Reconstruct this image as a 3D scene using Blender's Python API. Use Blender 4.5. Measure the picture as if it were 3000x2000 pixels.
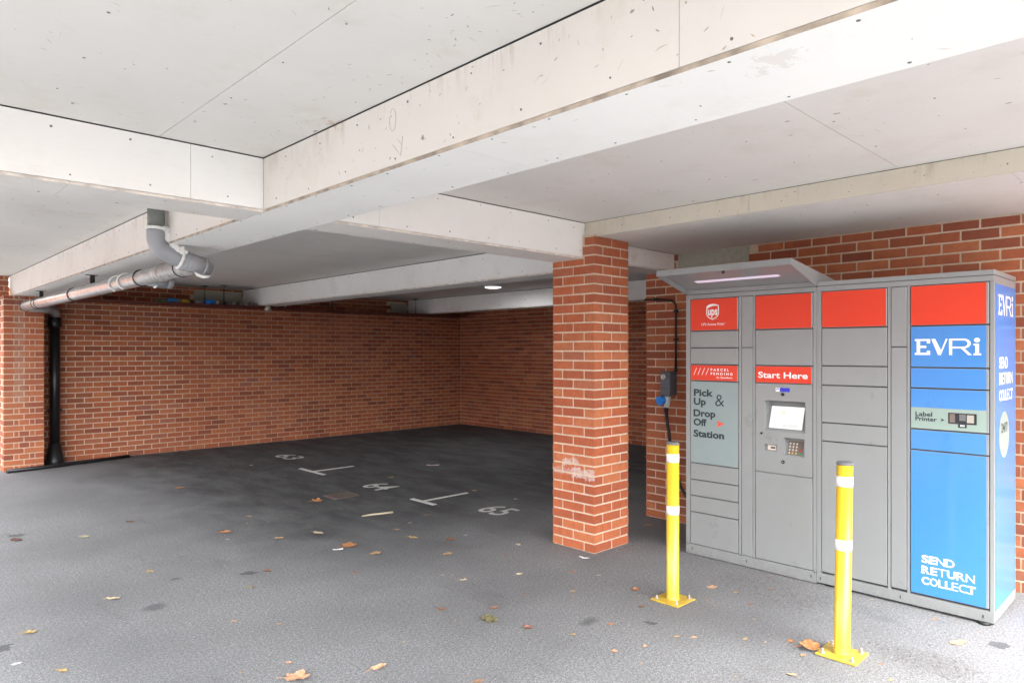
import bpy, bmesh, math, random
from mathutils import Vector, Matrix
random.seed(7)
R = math.radians
for o in list(bpy.data.objects): bpy.data.objects.remove(o)
S = bpy.context.scene
C = S.collection

# ------------------------------------------------------------ camera, light, exposure
cam_d = bpy.data.cameras.new('camera'); cam = bpy.data.objects.new('camera', cam_d); C.objects.link(cam)
cam.location = (0, 0, 1.575); cam.rotation_euler = (R(90), 0, R(-44.116))
cam_d.sensor_width = 36; cam_d.lens = 24.05; cam_d.shift_y = 0.0093; cam_d.clip_end = 600; cam_d.clip_start = 0.05
S.camera = cam
SUN_EL, SUN_AZ = 54.0, 200.0          # azimuth of the sun, degrees clockwise from +Y
w = bpy.data.worlds.new('World'); S.world = w; w.use_nodes = True
nt = w.node_tree; nt.nodes.clear()
sky = nt.nodes.new('ShaderNodeTexSky'); sky.sky_type = 'NISHITA'; sky.sun_disc = False
sky.sun_elevation = R(SUN_EL); sky.sun_rotation = R(SUN_AZ); sky.air_density = 1.0; sky.dust_density = 3.0; sky.ozone_density = 1.0
hsv = nt.nodes.new('ShaderNodeHueSaturation'); hsv.inputs['Saturation'].default_value = 0.12
bg = nt.nodes.new('ShaderNodeBackground'); bg.inputs['Strength'].default_value = 0.15
wo = nt.nodes.new('ShaderNodeOutputWorld')
nt.links.new(sky.outputs[0], hsv.inputs['Color']); nt.links.new(hsv.outputs[0], bg.inputs['Color']); nt.links.new(bg.outputs[0], wo.inputs['Surface'])
sun_d = bpy.data.lights.new('sun', 'SUN'); sun = bpy.data.objects.new('sun', sun_d); C.objects.link(sun)
sun_d.energy = 0.5; sun_d.angle = R(40); sun_d.color = (1, 0.975, 0.93)
az = R(SUN_AZ); el = R(SUN_EL)
sdir = Vector((math.sin(az) * math.cos(el), math.cos(az) * math.cos(el), math.sin(el)))
sun.rotation_euler = sdir.to_track_quat('Z', 'Y').to_euler(); sun.location = sdir * 40
S.view_settings.view_transform = 'Standard'; S.view_settings.look = 'None'
S.view_settings.exposure = 3.60; S.view_settings.gamma = 1; S.view_settings.use_curve_mapping = False
S.render.engine = 'CYCLES'
try:
    S.cycles.max_bounces = 10; S.cycles.diffuse_bounces = 7; S.cycles.use_denoising = True
except Exception: pass

# ------------------------------------------------------------ helpers
CH, SH = math.cos(R(45.884)), math.sin(R(45.884))
def project(x, y, z):
    rt = SH * x - CH * y; fw = CH * x + SH * y
    if fw < 0.1: return None
    return 1500 + 2004 * rt / fw, 1027.9 - 2004 * (z - 1.575) / fw, fw

def newmat(name):
    m = bpy.data.materials.new(name); m.use_nodes = True
    return m, m.node_tree, m.node_tree.nodes['Principled BSDF']
def nd(nt, t, **kw):
    n = nt.nodes.new(t)
    for k, v in kw.items():
        if k in n.inputs: n.inputs[k].default_value = v
        else: setattr(n, k, v)
    return n
def ramp(nt, fac, stops):
    r = nt.nodes.new('ShaderNodeValToRGB')
    e = r.color_ramp.elements
    while len(e) < len(stops): e.new(0.5)
    for i, (p, c) in enumerate(stops):
        e[i].position = p; e[i].color = (c[0], c[1], c[2], 1) if not isinstance(c, (int, float)) else (c, c, c, 1)
    nt.links.new(fac, r.inputs[0]); return r.outputs[0]
def pos(nt): return nt.nodes.new('ShaderNodeNewGeometry').outputs['Position']
def noise(nt, vec, scale, detail=4, rough=0.55):
    n = nd(nt, 'ShaderNodeTexNoise'); n.inputs['Scale'].default_value = scale; n.inputs['Detail'].default_value = detail
    n.inputs['Roughness'].default_value = rough; nt.links.new(vec, n.inputs['Vector']); return n.outputs['Fac']
def mixc(nt, fac, a, b, mode='MIX'):
    n = nt.nodes.new('ShaderNodeMix'); n.data_type = 'RGBA'; n.blend_type = mode
    for s, v in ((0, fac), (6, a), (7, b)):
        if hasattr(v, 'links') or hasattr(v, 'is_linked'): nt.links.new(v, n.inputs[s])
        else: n.inputs[s].default_value = v if isinstance(v, (int, float)) else (v[0], v[1], v[2], 1)
    return n.outputs[2]
def math_(nt, op, a, b=0.0, c=None):
    n = nt.nodes.new('ShaderNodeMath'); n.operation = op
    for i, v in enumerate((a, b) if c is None else (a, b, c)):
        if isinstance(v, (int, float)): n.inputs[i].default_value = v
        else: nt.links.new(v, n.inputs[i])
    return n.outputs[0]
def bump(nt, bsdf, h, strength=0.3, dist=0.01):
    b = nt.nodes.new('ShaderNodeBump'); b.inputs['Strength'].default_value = strength; b.inputs['Distance'].default_value = dist
    nt.links.new(h, b.inputs['Height']); nt.links.new(b.outputs[0], bsdf.inputs['Normal'])

M = {}
def plain(name, col, rough=0.5, metal=0.0, var=0.06, emis=None, es=0.0, coat=0.0, spec=None, scale=9.0):
    m, nt, b = newmat(name)
    if var:
        f = noise(nt, pos(nt), scale, 5)
        lo = [c * (1 - var) for c in col]; hi = [min(1, c * (1 + var)) for c in col]
        nt.links.new(ramp(nt, f, [(0.3, lo), (0.7, hi)]), b.inputs['Base Color'])
        nt.links.new(math_(nt, 'MULTIPLY_ADD', noise(nt, pos(nt), scale * 2.3, 4), 0.16, rough - 0.08), b.inputs['Roughness'])
    else:
        b.inputs['Base Color'].default_value = (*col, 1); b.inputs['Roughness'].default_value = rough
    b.inputs['Metallic'].default_value = metal
    if coat: b.inputs['Coat Weight'].default_value = coat; b.inputs['Coat Roughness'].default_value = 0.08
    if spec is not None: b.inputs['Specular IOR Level'].default_value = spec
    if emis: b.inputs['Emission Color'].default_value = (*emis, 1); b.inputs['Emission Strength'].default_value = es
    M[name] = m; return m

def brick_mat(name, stain=None, cols=None):
    m, nt, b = newmat(name)
    oi = nt.nodes.new('ShaderNodeObjectInfo'); at = nt.nodes.new('ShaderNodeAttribute'); at.attribute_name = 'tint'
    t = math_(nt, 'FRACT', math_(nt, 'ADD', oi.outputs['Random'], at.outputs['Fac']))
    cols = cols or [(0.0, (0.26, 0.072, 0.036)), (0.3, (0.39, 0.108, 0.046)), (0.62, (0.45, 0.134, 0.053)), (0.9, (0.50, 0.168, 0.069)), (1.0, (0.33, 0.115, 0.078))]
    base = ramp(nt, t, cols)
    P = pos(nt)
    f = noise(nt, P, 22, 6, 0.65)
    base = mixc(nt, ramp(nt, f, [(0.35, 0.0), (0.75, 0.45)]), base, (0.16, 0.05, 0.035))
    f2 = noise(nt, P, 90, 3)
    base = mixc(nt, ramp(nt, f2, [(0.66, 0.0), (0.76, 0.4)]), base, (0.50, 0.28, 0.17))
    f3 = noise(nt, P, 1.6, 4)
    base = mixc(nt, ramp(nt, f3, [(0.5, 0.0), (0.8, 0.3)]), base, (0.26, 0.13, 0.08))
    if stain:
        sep = nt.nodes.new('ShaderNodeSeparateXYZ'); nt.links.new(P, sep.inputs[0])
        for (ax, lo, hi, z0, z1, col, amt) in stain:
            a = sep.outputs[ax]; z = sep.outputs[2]
            n3 = math_(nt, 'MULTIPLY_ADD', noise(nt, P, 34, 5, 0.7), 0.10, -0.05)
            zz = math_(nt, 'ADD', z, n3); aa = math_(nt, 'ADD', a, n3)
            mk = math_(nt, 'MULTIPLY', math_(nt, 'MULTIPLY', math_(nt, 'GREATER_THAN', zz, z0), math_(nt, 'LESS_THAN', zz, z1)),
                       math_(nt, 'MULTIPLY', math_(nt, 'GREATER_THAN', aa, lo), math_(nt, 'LESS_THAN', aa, hi)))
            mk = math_(nt, 'MULTIPLY', mk, ramp(nt, noise(nt, P, 26, 5, 0.6), [(0.34, 0.1), (0.58, amt * 0.75)]))
            if ax == 1: mk = math_(nt, 'MULTIPLY', mk, math_(nt, 'LESS_THAN', sep.outputs[0], 4.16))
            base = mixc(nt, mk, base, col)
    nt.links.new(base, b.inputs['Base Color']); b.inputs['Roughness'].default_value = 0.86
    bump(nt, b, noise(nt, P, 120, 5, 0.7), 0.35, 0.004)
    M[name] = m
brick_mat('brick')
brick_mat('brick_column', stain=[(1, 3.53, 3.70, 0.66, 0.71, (0.62, 0.66, 0.64), 0.85), (1, 3.36, 3.60, 0.565, 0.645, (0.66, 0.66, 0.66), 0.8), (1, 3.60, 3.82, 0.59, 0.635, (0.6, 0.5, 0.5), 0.6)],
          cols=[(0.0, (0.37, 0.092, 0.038)), (0.3, (0.45, 0.116, 0.045)), (0.62, (0.51, 0.142, 0.054)), (0.9, (0.55, 0.18, 0.07)), (1.0, (0.40, 0.12, 0.066))])
brick_mat('brick_pier', stain=[(0, 1.55, 1.67, 0.9, 2.3, (0.40, 0.34, 0.30), 0.38)])

def mortar_mat(name, col):
    m, nt, b = newmat(name); P = pos(nt)
    c = ramp(nt, noise(nt, P, 30, 6, 0.7), [(0.3, [k * 0.8 for k in col]), (0.7, [min(1, k * 1.1) for k in col])])
    c = mixc(nt, ramp(nt, noise(nt, P, 1.3, 3), [(0.45, 0.0), (0.75, 0.5)]), c, [k * 0.7 for k in col])
    nt.links.new(c, b.inputs['Base Color']); b.inputs['Roughness'].default_value = 0.95
    bump(nt, b, noise(nt, P, 200, 4), 0.4, 0.003); M[name] = m
mortar_mat('mortar', (0.64, 0.53, 0.40)); mortar_mat('padstone', (0.42, 0.43, 0.36))

def board_mat(name, col, grime=0.5):
    m, nt, b = newmat(name); P = pos(nt)
    oi = nt.nodes.new('ShaderNodeObjectInfo')
    c = ramp(nt, noise(nt, P, 0.9, 5, 0.6), [(0.3, [k * 0.88 for k in col]), (0.7, col)])
    c = mixc(nt, math_(nt, 'MULTIPLY', oi.outputs['Random'], 0.35), c, [col[0] * 0.93, col[1] * 0.91, col[2] * 0.88])
    # faint yellow-brown damp patches
    st = ramp(nt, noise(nt, P, 2.3, 6, 0.72), [(0.54, 0.0), (0.76, 0.42 * grime)])
    c = mixc(nt, st, c, (0.50, 0.42, 0.30))
    # fine brushed fibre streaks
    mp = nt.nodes.new('ShaderNodeMapping'); mp.inputs['Scale'].default_value = (3, 26, 26); nt.links.new(P, mp.inputs[0])
    c = mixc(nt, ramp(nt, noise(nt, mp.outputs[0], 3.0, 5, 0.7), [(0.55, 0.0), (0.8, 0.22)]), c, [k * 0.72 for k in col])
    # small scuffs and dirt specks, most of them short dashes
    mpn = nt.nodes.new('ShaderNodeMapping'); mpn.inputs['Scale'].default_value = (1.0, 0.55, 0.8); mpn.inputs['Rotation'].default_value = (0.2, 0.3, 0.5); nt.links.new(P, mpn.inputs[0]); mpv = mpn.outputs[0]
    v = nt.nodes.new('ShaderNodeTexVoronoi'); v.inputs['Scale'].default_value = 6.5; nt.links.new(mpv, v.inputs['Vector'])
    dn = math_(nt, 'ADD', v.outputs['Distance'], math_(nt, 'MULTIPLY_ADD', noise(nt, P, 55, 4), 0.16, -0.08))
    keep = nt.nodes.new('ShaderNodeSeparateColor'); nt.links.new(v.outputs['Color'], keep.inputs[0])
    sp = math_(nt, 'MULTIPLY', math_(nt, 'LESS_THAN', dn, 0.05), math_(nt, 'GREATER_THAN', keep.outputs[0], 0.35))
    c = mixc(nt, math_(nt, 'MULTIPLY', sp, 0.6 * grime + 0.15), c, (0.16, 0.12, 0.10))
    v2 = nt.nodes.new('ShaderNodeTexVoronoi'); v2.inputs['Scale'].default_value = 1.1; nt.links.new(P, v2.inputs['Vector'])
    d2 = math_(nt, 'ADD', v2.outputs['Distance'], math_(nt, 'MULTIPLY_ADD', noise(nt, P, 16, 6, 0.8), 0.5, -0.25))
    c = mixc(nt, math_(nt, 'MULTIPLY', math_(nt, 'LESS_THAN', d2, 0.05), 0.5 * grime), c, (0.36, 0.2, 0.11))
    if grime >= 0.9:      # brown drips that run down from the joint with the ceiling
        sp_ = nt.nodes.new('ShaderNodeSeparateXYZ'); nt.links.new(P, sp_.inputs[0])
        mp2 = nt.nodes.new('ShaderNodeMapping'); mp2.inputs['Scale'].default_value = (4, 4, 0.5); nt.links.new(P, mp2.inputs[0])
        edge = ramp(nt, math_(nt, 'MULTIPLY_ADD', sp_.outputs[2], 8.0, -19.8), [(0.0, 0.0), (0.95, 1.0)])
        c = mixc(nt, math_(nt, 'MULTIPLY', edge, ramp(nt, noise(nt, mp2.outputs[0], 2.2, 6, 0.75), [(0.52, 0.0), (0.68, 0.5)])), c, (0.27, 0.19, 0.12))
    nt.links.new(c, b.inputs['Base Color']); b.inputs['Roughness'].default_value = 0.7
    bump(nt, b, noise(nt, P, 45, 4), 0.12, 0.003); M[name] = m
board_mat('board', (0.73, 0.715, 0.685), 0.8); board_mat('board_bright', (0.86, 0.87, 0.85), 0.35); board_mat('board_beam', (0.83, 0.84, 0.83), 0.7); board_mat('board_cream', (0.62, 0.57, 0.48), 0.9)
board_mat('board_grey', (0.74, 0.725, 0.685), 1.0)

# tarmac
m, nt, b = newmat('tarmac'); P = pos(nt)
fine = math_(nt, 'ADD', math_(nt, 'MULTIPLY', noise(nt, P, 165, 3, 0.9), 0.5), math_(nt, 'MULTIPLY', noise(nt, P, 75, 4, 0.9), 0.5)); mid = noise(nt, P, 38, 5, 0.7); big = noise(nt, P, 0.75, 5, 0.6)
base = ramp(nt, fine, [(0.39, (0.065, 0.067, 0.070)), (0.50, (0.205, 0.209, 0.213)), (0.61, (0.46, 0.465, 0.47))])
base = mixc(nt, ramp(nt, mid, [(0.35, 0.0), (0.72, 0.4)]), base, (0.085, 0.087, 0.092))
base = mixc(nt, ramp(nt, big, [(0.38, 0.42), (0.62, 0.0)]), base, (0.085, 0.086, 0.09))
mp = nt.nodes.new('ShaderNodeMapping'); mp.inputs['Scale'].default_value = (2.6, 0.9, 1); nt.links.new(P, mp.inputs[0])
oil = ramp(nt, noise(nt, mp.outputs[0], 1.1, 6, 0.66), [(0.60, 0.0), (0.74, 0.30)])
base = mixc(nt, oil, base, (0.045, 0.045, 0.05))
v = nt.nodes.new('ShaderNodeTexVoronoi'); v.inputs['Scale'].default_value = 2.2; nt.links.new(P, v.inputs['Vector'])
d = math_(nt, 'ADD', v.outputs['Distance'], math_(nt, 'MULTIPLY_ADD', noise(nt, P, 30, 4), 0.16, -0.08))
base = mixc(nt, math_(nt, 'MULTIPLY', math_(nt, 'LESS_THAN', d, 0.035), 0.6), base, (0.55, 0.55, 0.56))
v = nt.nodes.new('ShaderNodeTexVoronoi'); v.inputs['Scale'].default_value = 1.3; nt.links.new(P, v.inputs['Vector'])
d = math_(nt, 'ADD', v.outputs['Distance'], math_(nt, 'MULTIPLY_ADD', noise(nt, P, 14, 4), 0.2, -0.1))
base = mixc(nt, math_(nt, 'MULTIPLY', math_(nt, 'LESS_THAN', d, 0.07), 0.6), base, (0.03, 0.032, 0.036))
# the broken-up patch of tarmac in front of the lockers
sep = nt.nodes.new('ShaderNodeSeparateXYZ'); nt.links.new(P, sep.inputs[0])
def blob(cx, cy, rx, ry):
    dx = math_(nt, 'DIVIDE', math_(nt, 'SUBTRACT', sep.outputs[0], cx), rx); dy = math_(nt, 'DIVIDE', math_(nt, 'SUBTRACT', sep.outputs[1], cy), ry)
    r2 = math_(nt, 'ADD', math_(nt, 'MULTIPLY', dx, dx), math_(nt, 'MULTIPLY', dy, dy))
    return math_(nt, 'ADD', r2, math_(nt, 'MULTIPLY_ADD', noise(nt, P, 7, 4), 1.6, -0.8))
rough = math_(nt, 'MAXIMUM', ramp(nt, blob(4.33, 2.0, 0.30, 0.48), [(0.1, 1.0), (1.0, 0.0)]), ramp(nt, blob(3.93, 1.02, 0.18, 0.26), [(0.1, 1.0), (1.0, 0.0)]))
for ox, oy, orx, ory in ((1.351, 4.552, .09, .07), (1.62, 5.02, .04, .03), (3.1, 2.55, .10, .05)):
    base = mixc(nt, ramp(nt, blob(ox, oy, orx, ory), [(0.2, 0.55), (1.3, 0.0)]), base, (0.045, 0.047, 0.05))
crk = ramp(nt, noise(nt, P, 26, 7, 0.85), [(0.42, 0.0), (0.55, 1.0)])
base = mixc(nt, math_(nt, 'MULTIPLY', rough, math_(nt, 'MULTIPLY', math_(nt, 'SUBTRACT', 1.0, crk), 0.45)), base, (0.07, 0.062, 0.058))
# smoother oil-stained tarmac in the bays, painted darker still for the indoor shade, with a ragged edge
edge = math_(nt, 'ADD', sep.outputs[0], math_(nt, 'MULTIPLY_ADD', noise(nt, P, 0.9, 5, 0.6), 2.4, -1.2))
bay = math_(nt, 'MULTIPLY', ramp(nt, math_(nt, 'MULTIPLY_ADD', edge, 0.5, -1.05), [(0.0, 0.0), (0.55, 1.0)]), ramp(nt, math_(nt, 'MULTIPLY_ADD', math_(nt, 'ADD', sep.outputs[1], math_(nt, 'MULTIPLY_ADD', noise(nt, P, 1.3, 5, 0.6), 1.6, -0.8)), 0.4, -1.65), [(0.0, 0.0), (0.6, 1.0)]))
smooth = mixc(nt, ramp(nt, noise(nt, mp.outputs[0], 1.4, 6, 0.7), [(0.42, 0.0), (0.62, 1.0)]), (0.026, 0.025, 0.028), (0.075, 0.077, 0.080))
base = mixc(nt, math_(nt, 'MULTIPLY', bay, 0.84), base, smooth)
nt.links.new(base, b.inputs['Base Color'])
nt.links.new(ramp(nt, noise(nt, P, 1.5, 5), [(0.35, 0.80), (0.65, 0.95)]), b.inputs['Roughness'])
b.inputs['Specular IOR Level'].default_value = 0.35
h = math_(nt, 'ADD', math_(nt, 'MULTIPLY', fine, 0.5), math_(nt, 'MULTIPLY', math_(nt, 'MULTIPLY', rough, crk), 3.0))
bump(nt, b, h, 0.30, 0.005); M['tarmac'] = m

plain('locker_grey', (0.250, 0.264, 0.264), 0.34, 0.0, 0.02, coat=0.15)
plain('locker_dark', (0.05, 0.052, 0.055), 0.6)
plain('film_red', (0.66, 0.040, 0.012), 0.42, var=0)
plain('film_blue', (0.045, 0.225, 0.58), 0.36, var=0, coat=0.5)
plain('grit', (0.13, 0.125, 0.12), 0.9, var=0.4, scale=60)
plain('film_side', (0.06, 0.22, 0.60), 0.20, var=0.0, spec=0.3)
plain('film_mint', (0.28, 0.37, 0.33), 0.35, var=0.02)
plain('film_sage', (0.235, 0.30, 0.30), 0.40, var=0.02)
plain('print_white', (0.82, 0.82, 0.82), 0.45, var=0)
plain('print_ink', (0.008, 0.022, 0.03), 0.5, var=0)
plain('print_orange', (0.82, 0.07, 0.03), 0.5, var=0)
plain('sticker_blue', (0.02, 0.03, 0.55), 0.4, var=0)
plain('glass_black', (0.012, 0.013, 0.016), 0.12, var=0)
plain('keypad_metal', (0.22, 0.18, 0.16), 0.4, 0.6)
plain('key_steel', (0.75, 0.68, 0.6), 0.4, 0.4, 0)
plain('key_red', (0.6, 0.02, 0.03), 0.4, var=0); plain('key_green', (0.02, 0.3, 0.1), 0.4, var=0); plain('key_yellow', (0.75, 0.5, 0.12), 0.4, var=0)
plain('screen_lit', (0.1, 0.1, 0.1), 0.3, var=0, emis=(1, 1, 0.985), es=0.078)
plain('screen_pale_orange', (0.1, 0.06, 0.03), 0.3, var=0, emis=(1, 0.74, 0.45), es=0.065)
plain('led', (0.25, 0.22, 0.28), 0.3, var=0, emis=(0.95, 0.80, 0.98), es=0.052)
plain('lamp_glow', (0.9, 0.9, 0.9), 0.3, var=0, emis=(0.98, 0.97, 1.0), es=0.12)
plain('yellow_paint', (0.64, 0.43, 0.02), 0.42, var=0.05, coat=0.35)
plain('reflective_white', (0.85, 0.86, 0.88), 0.35, var=0.02)
plain('cap_grey', (0.14, 0.145, 0.15), 0.7)
plain('steel', (0.45, 0.43, 0.40), 0.4, 0.8)
plain('board_edge', (0.40, 0.34, 0.27), 0.9, var=0.45, scale=14)
plain('edge_pale', (0.66, 0.61, 0.55), 0.9, var=0.25, scale=14)
plain('pencil', (0.36, 0.33, 0.30), 0.9, var=0)
plain('galvanised', (0.50, 0.47, 0.42), 0.45, 0.7, 0.15)
plain('pvc_grey', (0.30, 0.315, 0.335), 0.38)
plain('pvc_old', (0.155, 0.17, 0.155), 0.5, var=0.2)
plain('pvc_black', (0.012, 0.012, 0.014), 0.35)
plain('sealant', (0.74, 0.76, 0.74), 0.6, var=0.08, scale=40)
plain('black_iron', (0.02, 0.02, 0.022), 0.5, 0.3)
plain('red_oxide', (0.11, 0.022, 0.016), 0.7, var=0.2)
plain('box_grey', (0.085, 0.10, 0.125), 0.45)
plain('plug_blue', (0.005, 0.22, 0.75), 0.35, var=0)
plain('plug_white', (0.62, 0.65, 0.68), 0.4, var=0)
plain('cable_black', (0.01, 0.01, 0.01), 0.5, var=0)
plain('bottle_blue', (0.03, 0.22, 0.55), 0.3); plain('bottle_green', (0.03, 0.22, 0.10), 0.3); plain('bottle_ochre', (0.45, 0.38, 0.05), 0.4)
plain('moss', (0.13, 0.115, 0.055), 0.95, var=0.4, scale=60); plain('wood_pale', (0.52, 0.45, 0.31), 0.8)
plain('paper_pink', (0.72, 0.55, 0.62), 0.6); plain('paper_white', (0.8, 0.8, 0.78), 0.6)
# worn road paint
m, nt, b = newmat('road_paint'); P = pos(nt)
b.inputs['Roughness'].default_value = 0.75
nt.links.new(ramp(nt, noise(nt, P, 40, 6, 0.8), [(0.34, (0.22, 0.22, 0.215)), (0.46, (0.60, 0.60, 0.57))]), b.inputs['Base Color']); M['road_paint'] = m
# foil wrapped pipe
m, nt, b = newmat('foil'); P = pos(nt)
nt.links.new(ramp(nt, noise(nt, P, 14, 6, 0.8), [(0.3, (0.20, 0.195, 0.19)), (0.55, (0.40, 0.395, 0.385)), (0.75, (0.60, 0.61, 0.62))]), b.inputs['Base Color'])
b.inputs['Metallic'].default_value = 0.3; b.inputs['Roughness'].default_value = 0.30; bump(nt, b, noise(nt, P, 60, 5), 0.5, 0.004); M['foil'] = m
def worn(name, dirt, amt, sc, zdirt=None):
    nt = M[name].node_tree; b = nt.nodes['Principled BSDF']; P = pos(nt)
    old = b.inputs['Base Color'].links[0].from_socket if b.inputs['Base Color'].is_linked else tuple(b.inputs['Base Color'].default_value)[:3]
    k = ramp(nt, noise(nt, P, sc, 7, 0.78), [(0.60, 0.0), (0.66, amt)])
    if zdirt:
        sp = nt.nodes.new('ShaderNodeSeparateXYZ'); nt.links.new(P, sp.inputs[0])
        zf = ramp(nt, math_(nt, 'ADD', sp.outputs[2], math_(nt, 'MULTIPLY_ADD', noise(nt, P, 18, 6, 0.75), 0.16, -0.08)), [(0.0, 0.55), (zdirt, 0.0)])
        k = math_(nt, 'MAXIMUM', k, math_(nt, 'MULTIPLY', zf, ramp(nt, noise(nt, P, 30, 5, 0.7), [(0.35, 0.2), (0.6, 1.0)])))
    nt.links.new(mixc(nt, k, old, dirt), b.inputs['Base Color'])
worn('yellow_paint', (0.20, 0.15, 0.09), 0.5, 16, 0.05); worn('reflective_white', (0.35, 0.33, 0.30), 0.5, 24)
worn('locker_grey', (0.155, 0.16, 0.155), 0.35, 5, 0.10); worn('film_blue', (0.05, 0.16, 0.42), 0.3, 6, 0.12)
LEAFC = {'D': (0.13, 0.045, 0.025), 'G': (0.38, 0.35, 0.24), 'B': (0.26, 0.12, 0.06), 'O': (0.47, 0.21, 0.08), 'T': (0.42, 0.27, 0.15), 'C': (0.60, 0.50, 0.34),
         'Y': (0.44, 0.31, 0.13), 'P': (0.62, 0.36, 0.21), 'R': (0.33, 0.16, 0.11)}
for k, c in LEAFC.items(): plain('leaf_' + k, tuple(q * 0.78 for q in c), 0.7, var=0.3, scale=70)

def obj(name, me, mat=None, parent=None, loc=None):
    if isinstance(me, bmesh.types.BMesh):
        d = bpy.data.meshes.new(name); me.to_mesh(d); me.free(); me = d
    o = bpy.data.objects.new(name, me); C.objects.link(o)
    if mat: me.materials.clear(); me.materials.append(M[mat] if isinstance(mat, str) else mat)
    if parent: o.parent = parent; o.matrix_parent_inverse = parent.matrix_basis.inverted()
    if loc: o.location = loc
    return o
def tag(o, label, cat, group=None, kind=None):
    o['label'] = label; o['category'] = cat
    if group: o['group'] = group
    if kind: o['kind'] = kind
    return o
def thing(name, label, cat, loc=(0, 0, 0), rz=0, group=None):
    o = bpy.data.objects.new(name, None); C.objects.link(o); o.location = loc; o.rotation_euler = (0, 0, rz); o.empty_display_size = 0.1
    return tag(o, label, cat, group)
def addbox(bm, x0, x1, y0, y1, z0, z1, bev=0.0):
    vs = [bm.verts.new((x, y, z)) for z in (z0, z1) for y in (y0, y1) for x in (x0, x1)]
    fs = [bm.faces.new([vs[i] for i in f]) for f in ((0, 2, 3, 1), (4, 5, 7, 6), (0, 1, 5, 4), (1, 3, 7, 5), (3, 2, 6, 7), (2, 0, 4, 6))]
    if bev:
        es = list({e for f in fs for e in f.edges}); bmesh.ops.bevel(bm, geom=es, offset=bev, segments=1, affect='EDGES')
    return vs
def box(name, x0, x1, y0, y1, z0, z1, mat, parent=None, bev=0.0):
    bm = bmesh.new(); addbox(bm, min(x0, x1), max(x0, x1), min(y0, y1), max(y0, y1), min(z0, z1), max(z0, z1), bev); return obj(name, bm, mat, parent)
def addtube(bm, pts, r, n=16, cap=True, radii=None):
    pts = [Vector(p) for p in pts]; rings = []; side = None
    for i, p in enumerate(pts):
        t = (pts[min(i + 1, len(pts) - 1)] - pts[max(i - 1, 0)]).normalized()
        if side is None:
            side = t.orthogonal().normalized()
        else:
            side = (side - t * side.dot(t)).normalized()
        up = t.cross(side); rr = radii[i] if radii else r
        rings.append([bm.verts.new(p + (side * math.cos(2 * math.pi * k / n) + up * math.sin(2 * math.pi * k / n)) * rr) for k in range(n)])
    for a, b_ in zip(rings, rings[1:]):
        for k in range(n):
            f = bm.faces.new((a[k], a[(k + 1) % n], b_[(k + 1) % n], b_[k])); f.smooth = True
    if cap:
        bm.faces.new(list(reversed(rings[0]))); bm.faces.new(rings[-1])
def tube(name, pts, r, mat, parent=None, n=16, radii=None):
    bm = bmesh.new(); addtube(bm, pts, r, n, True, radii)
    bmesh.ops.recalc_face_normals(bm, faces=bm.faces[:]); return obj(name, bm, mat, parent)
def arc(c, r, a0, a1, u, v, n=8):
    c, u, v = Vector(c), Vector(u), Vector(v)
    return [c + u * (r * math.cos(R(a0 + (a1 - a0) * i / n))) + v * (r * math.sin(R(a0 + (a1 - a0) * i / n))) for i in range(n + 1)]
def ring(name, c, axis, r, thick, mat, parent, n=28, a0=0, a1=360):
    ax = Vector(axis).normalized(); u = ax.orthogonal().normalized(); v = ax.cross(u)
    return tube(name, arc(c, r, a0, a1, u, v, n), thick, mat, parent, 8)

# flat print on a plane: pts given as (a, z) with mapping function
MAPS = {'front': lambda a, z, d: (4.698 - d, a, z), 'side': lambda a, z, d: (a, 0.8872 - d, z), 'floor': lambda a, z, d: (z, a, 0.004 + d)}
def text_bm(bm, body, plane, a0, a1, z0, z1, bold=0.0, d=0.0009, align=None):
    cu = bpy.data.curves.new('t', 'FONT'); cu.body = body; cu.offset = bold; cu.resolution_u = 4
    t = bpy.data.objects.new('t', cu); C.objects.link(t)
    bpy.context.view_layer.update()
    me = bpy.data.meshes.new_from_object(t.evaluated_get(bpy.context.evaluated_depsgraph_get()))
    xs = [v.co.x for v in me.vertices]; ys = [v.co.y for v in me.vertices]
    mx, Mx, my, My = min(xs), max(xs), min(ys), max(ys)
    f = MAPS[plane]
    vs = [bm.verts.new(f(a0 + (a1 - a0) * (v.co.x - mx) / (Mx - mx), z0 + (z1 - z0) * (v.co.y - my) / (My - my), d)) for v in me.vertices]
    for p in me.polygons:
        try: bm.faces.new([vs[i] for i in p.vertices])
        except ValueError: pass
    bpy.data.objects.remove(t); bpy.data.curves.remove(cu); bpy.data.meshes.remove(me)
def poly_bm(bm, plane, pts, d=0.0009):
    bm.faces.new([bm.verts.new(MAPS[plane](a, z, d)) for a, z in pts])
def txt(name, mat, parent, plane, items):
    bm = bmesh.new()
    for it in items: text_bm(bm, it[0], plane, *it[1:5], bold=it[5] if len(it) > 5 else 0.0)
    return obj(name, bm, mat, parent)

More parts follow.
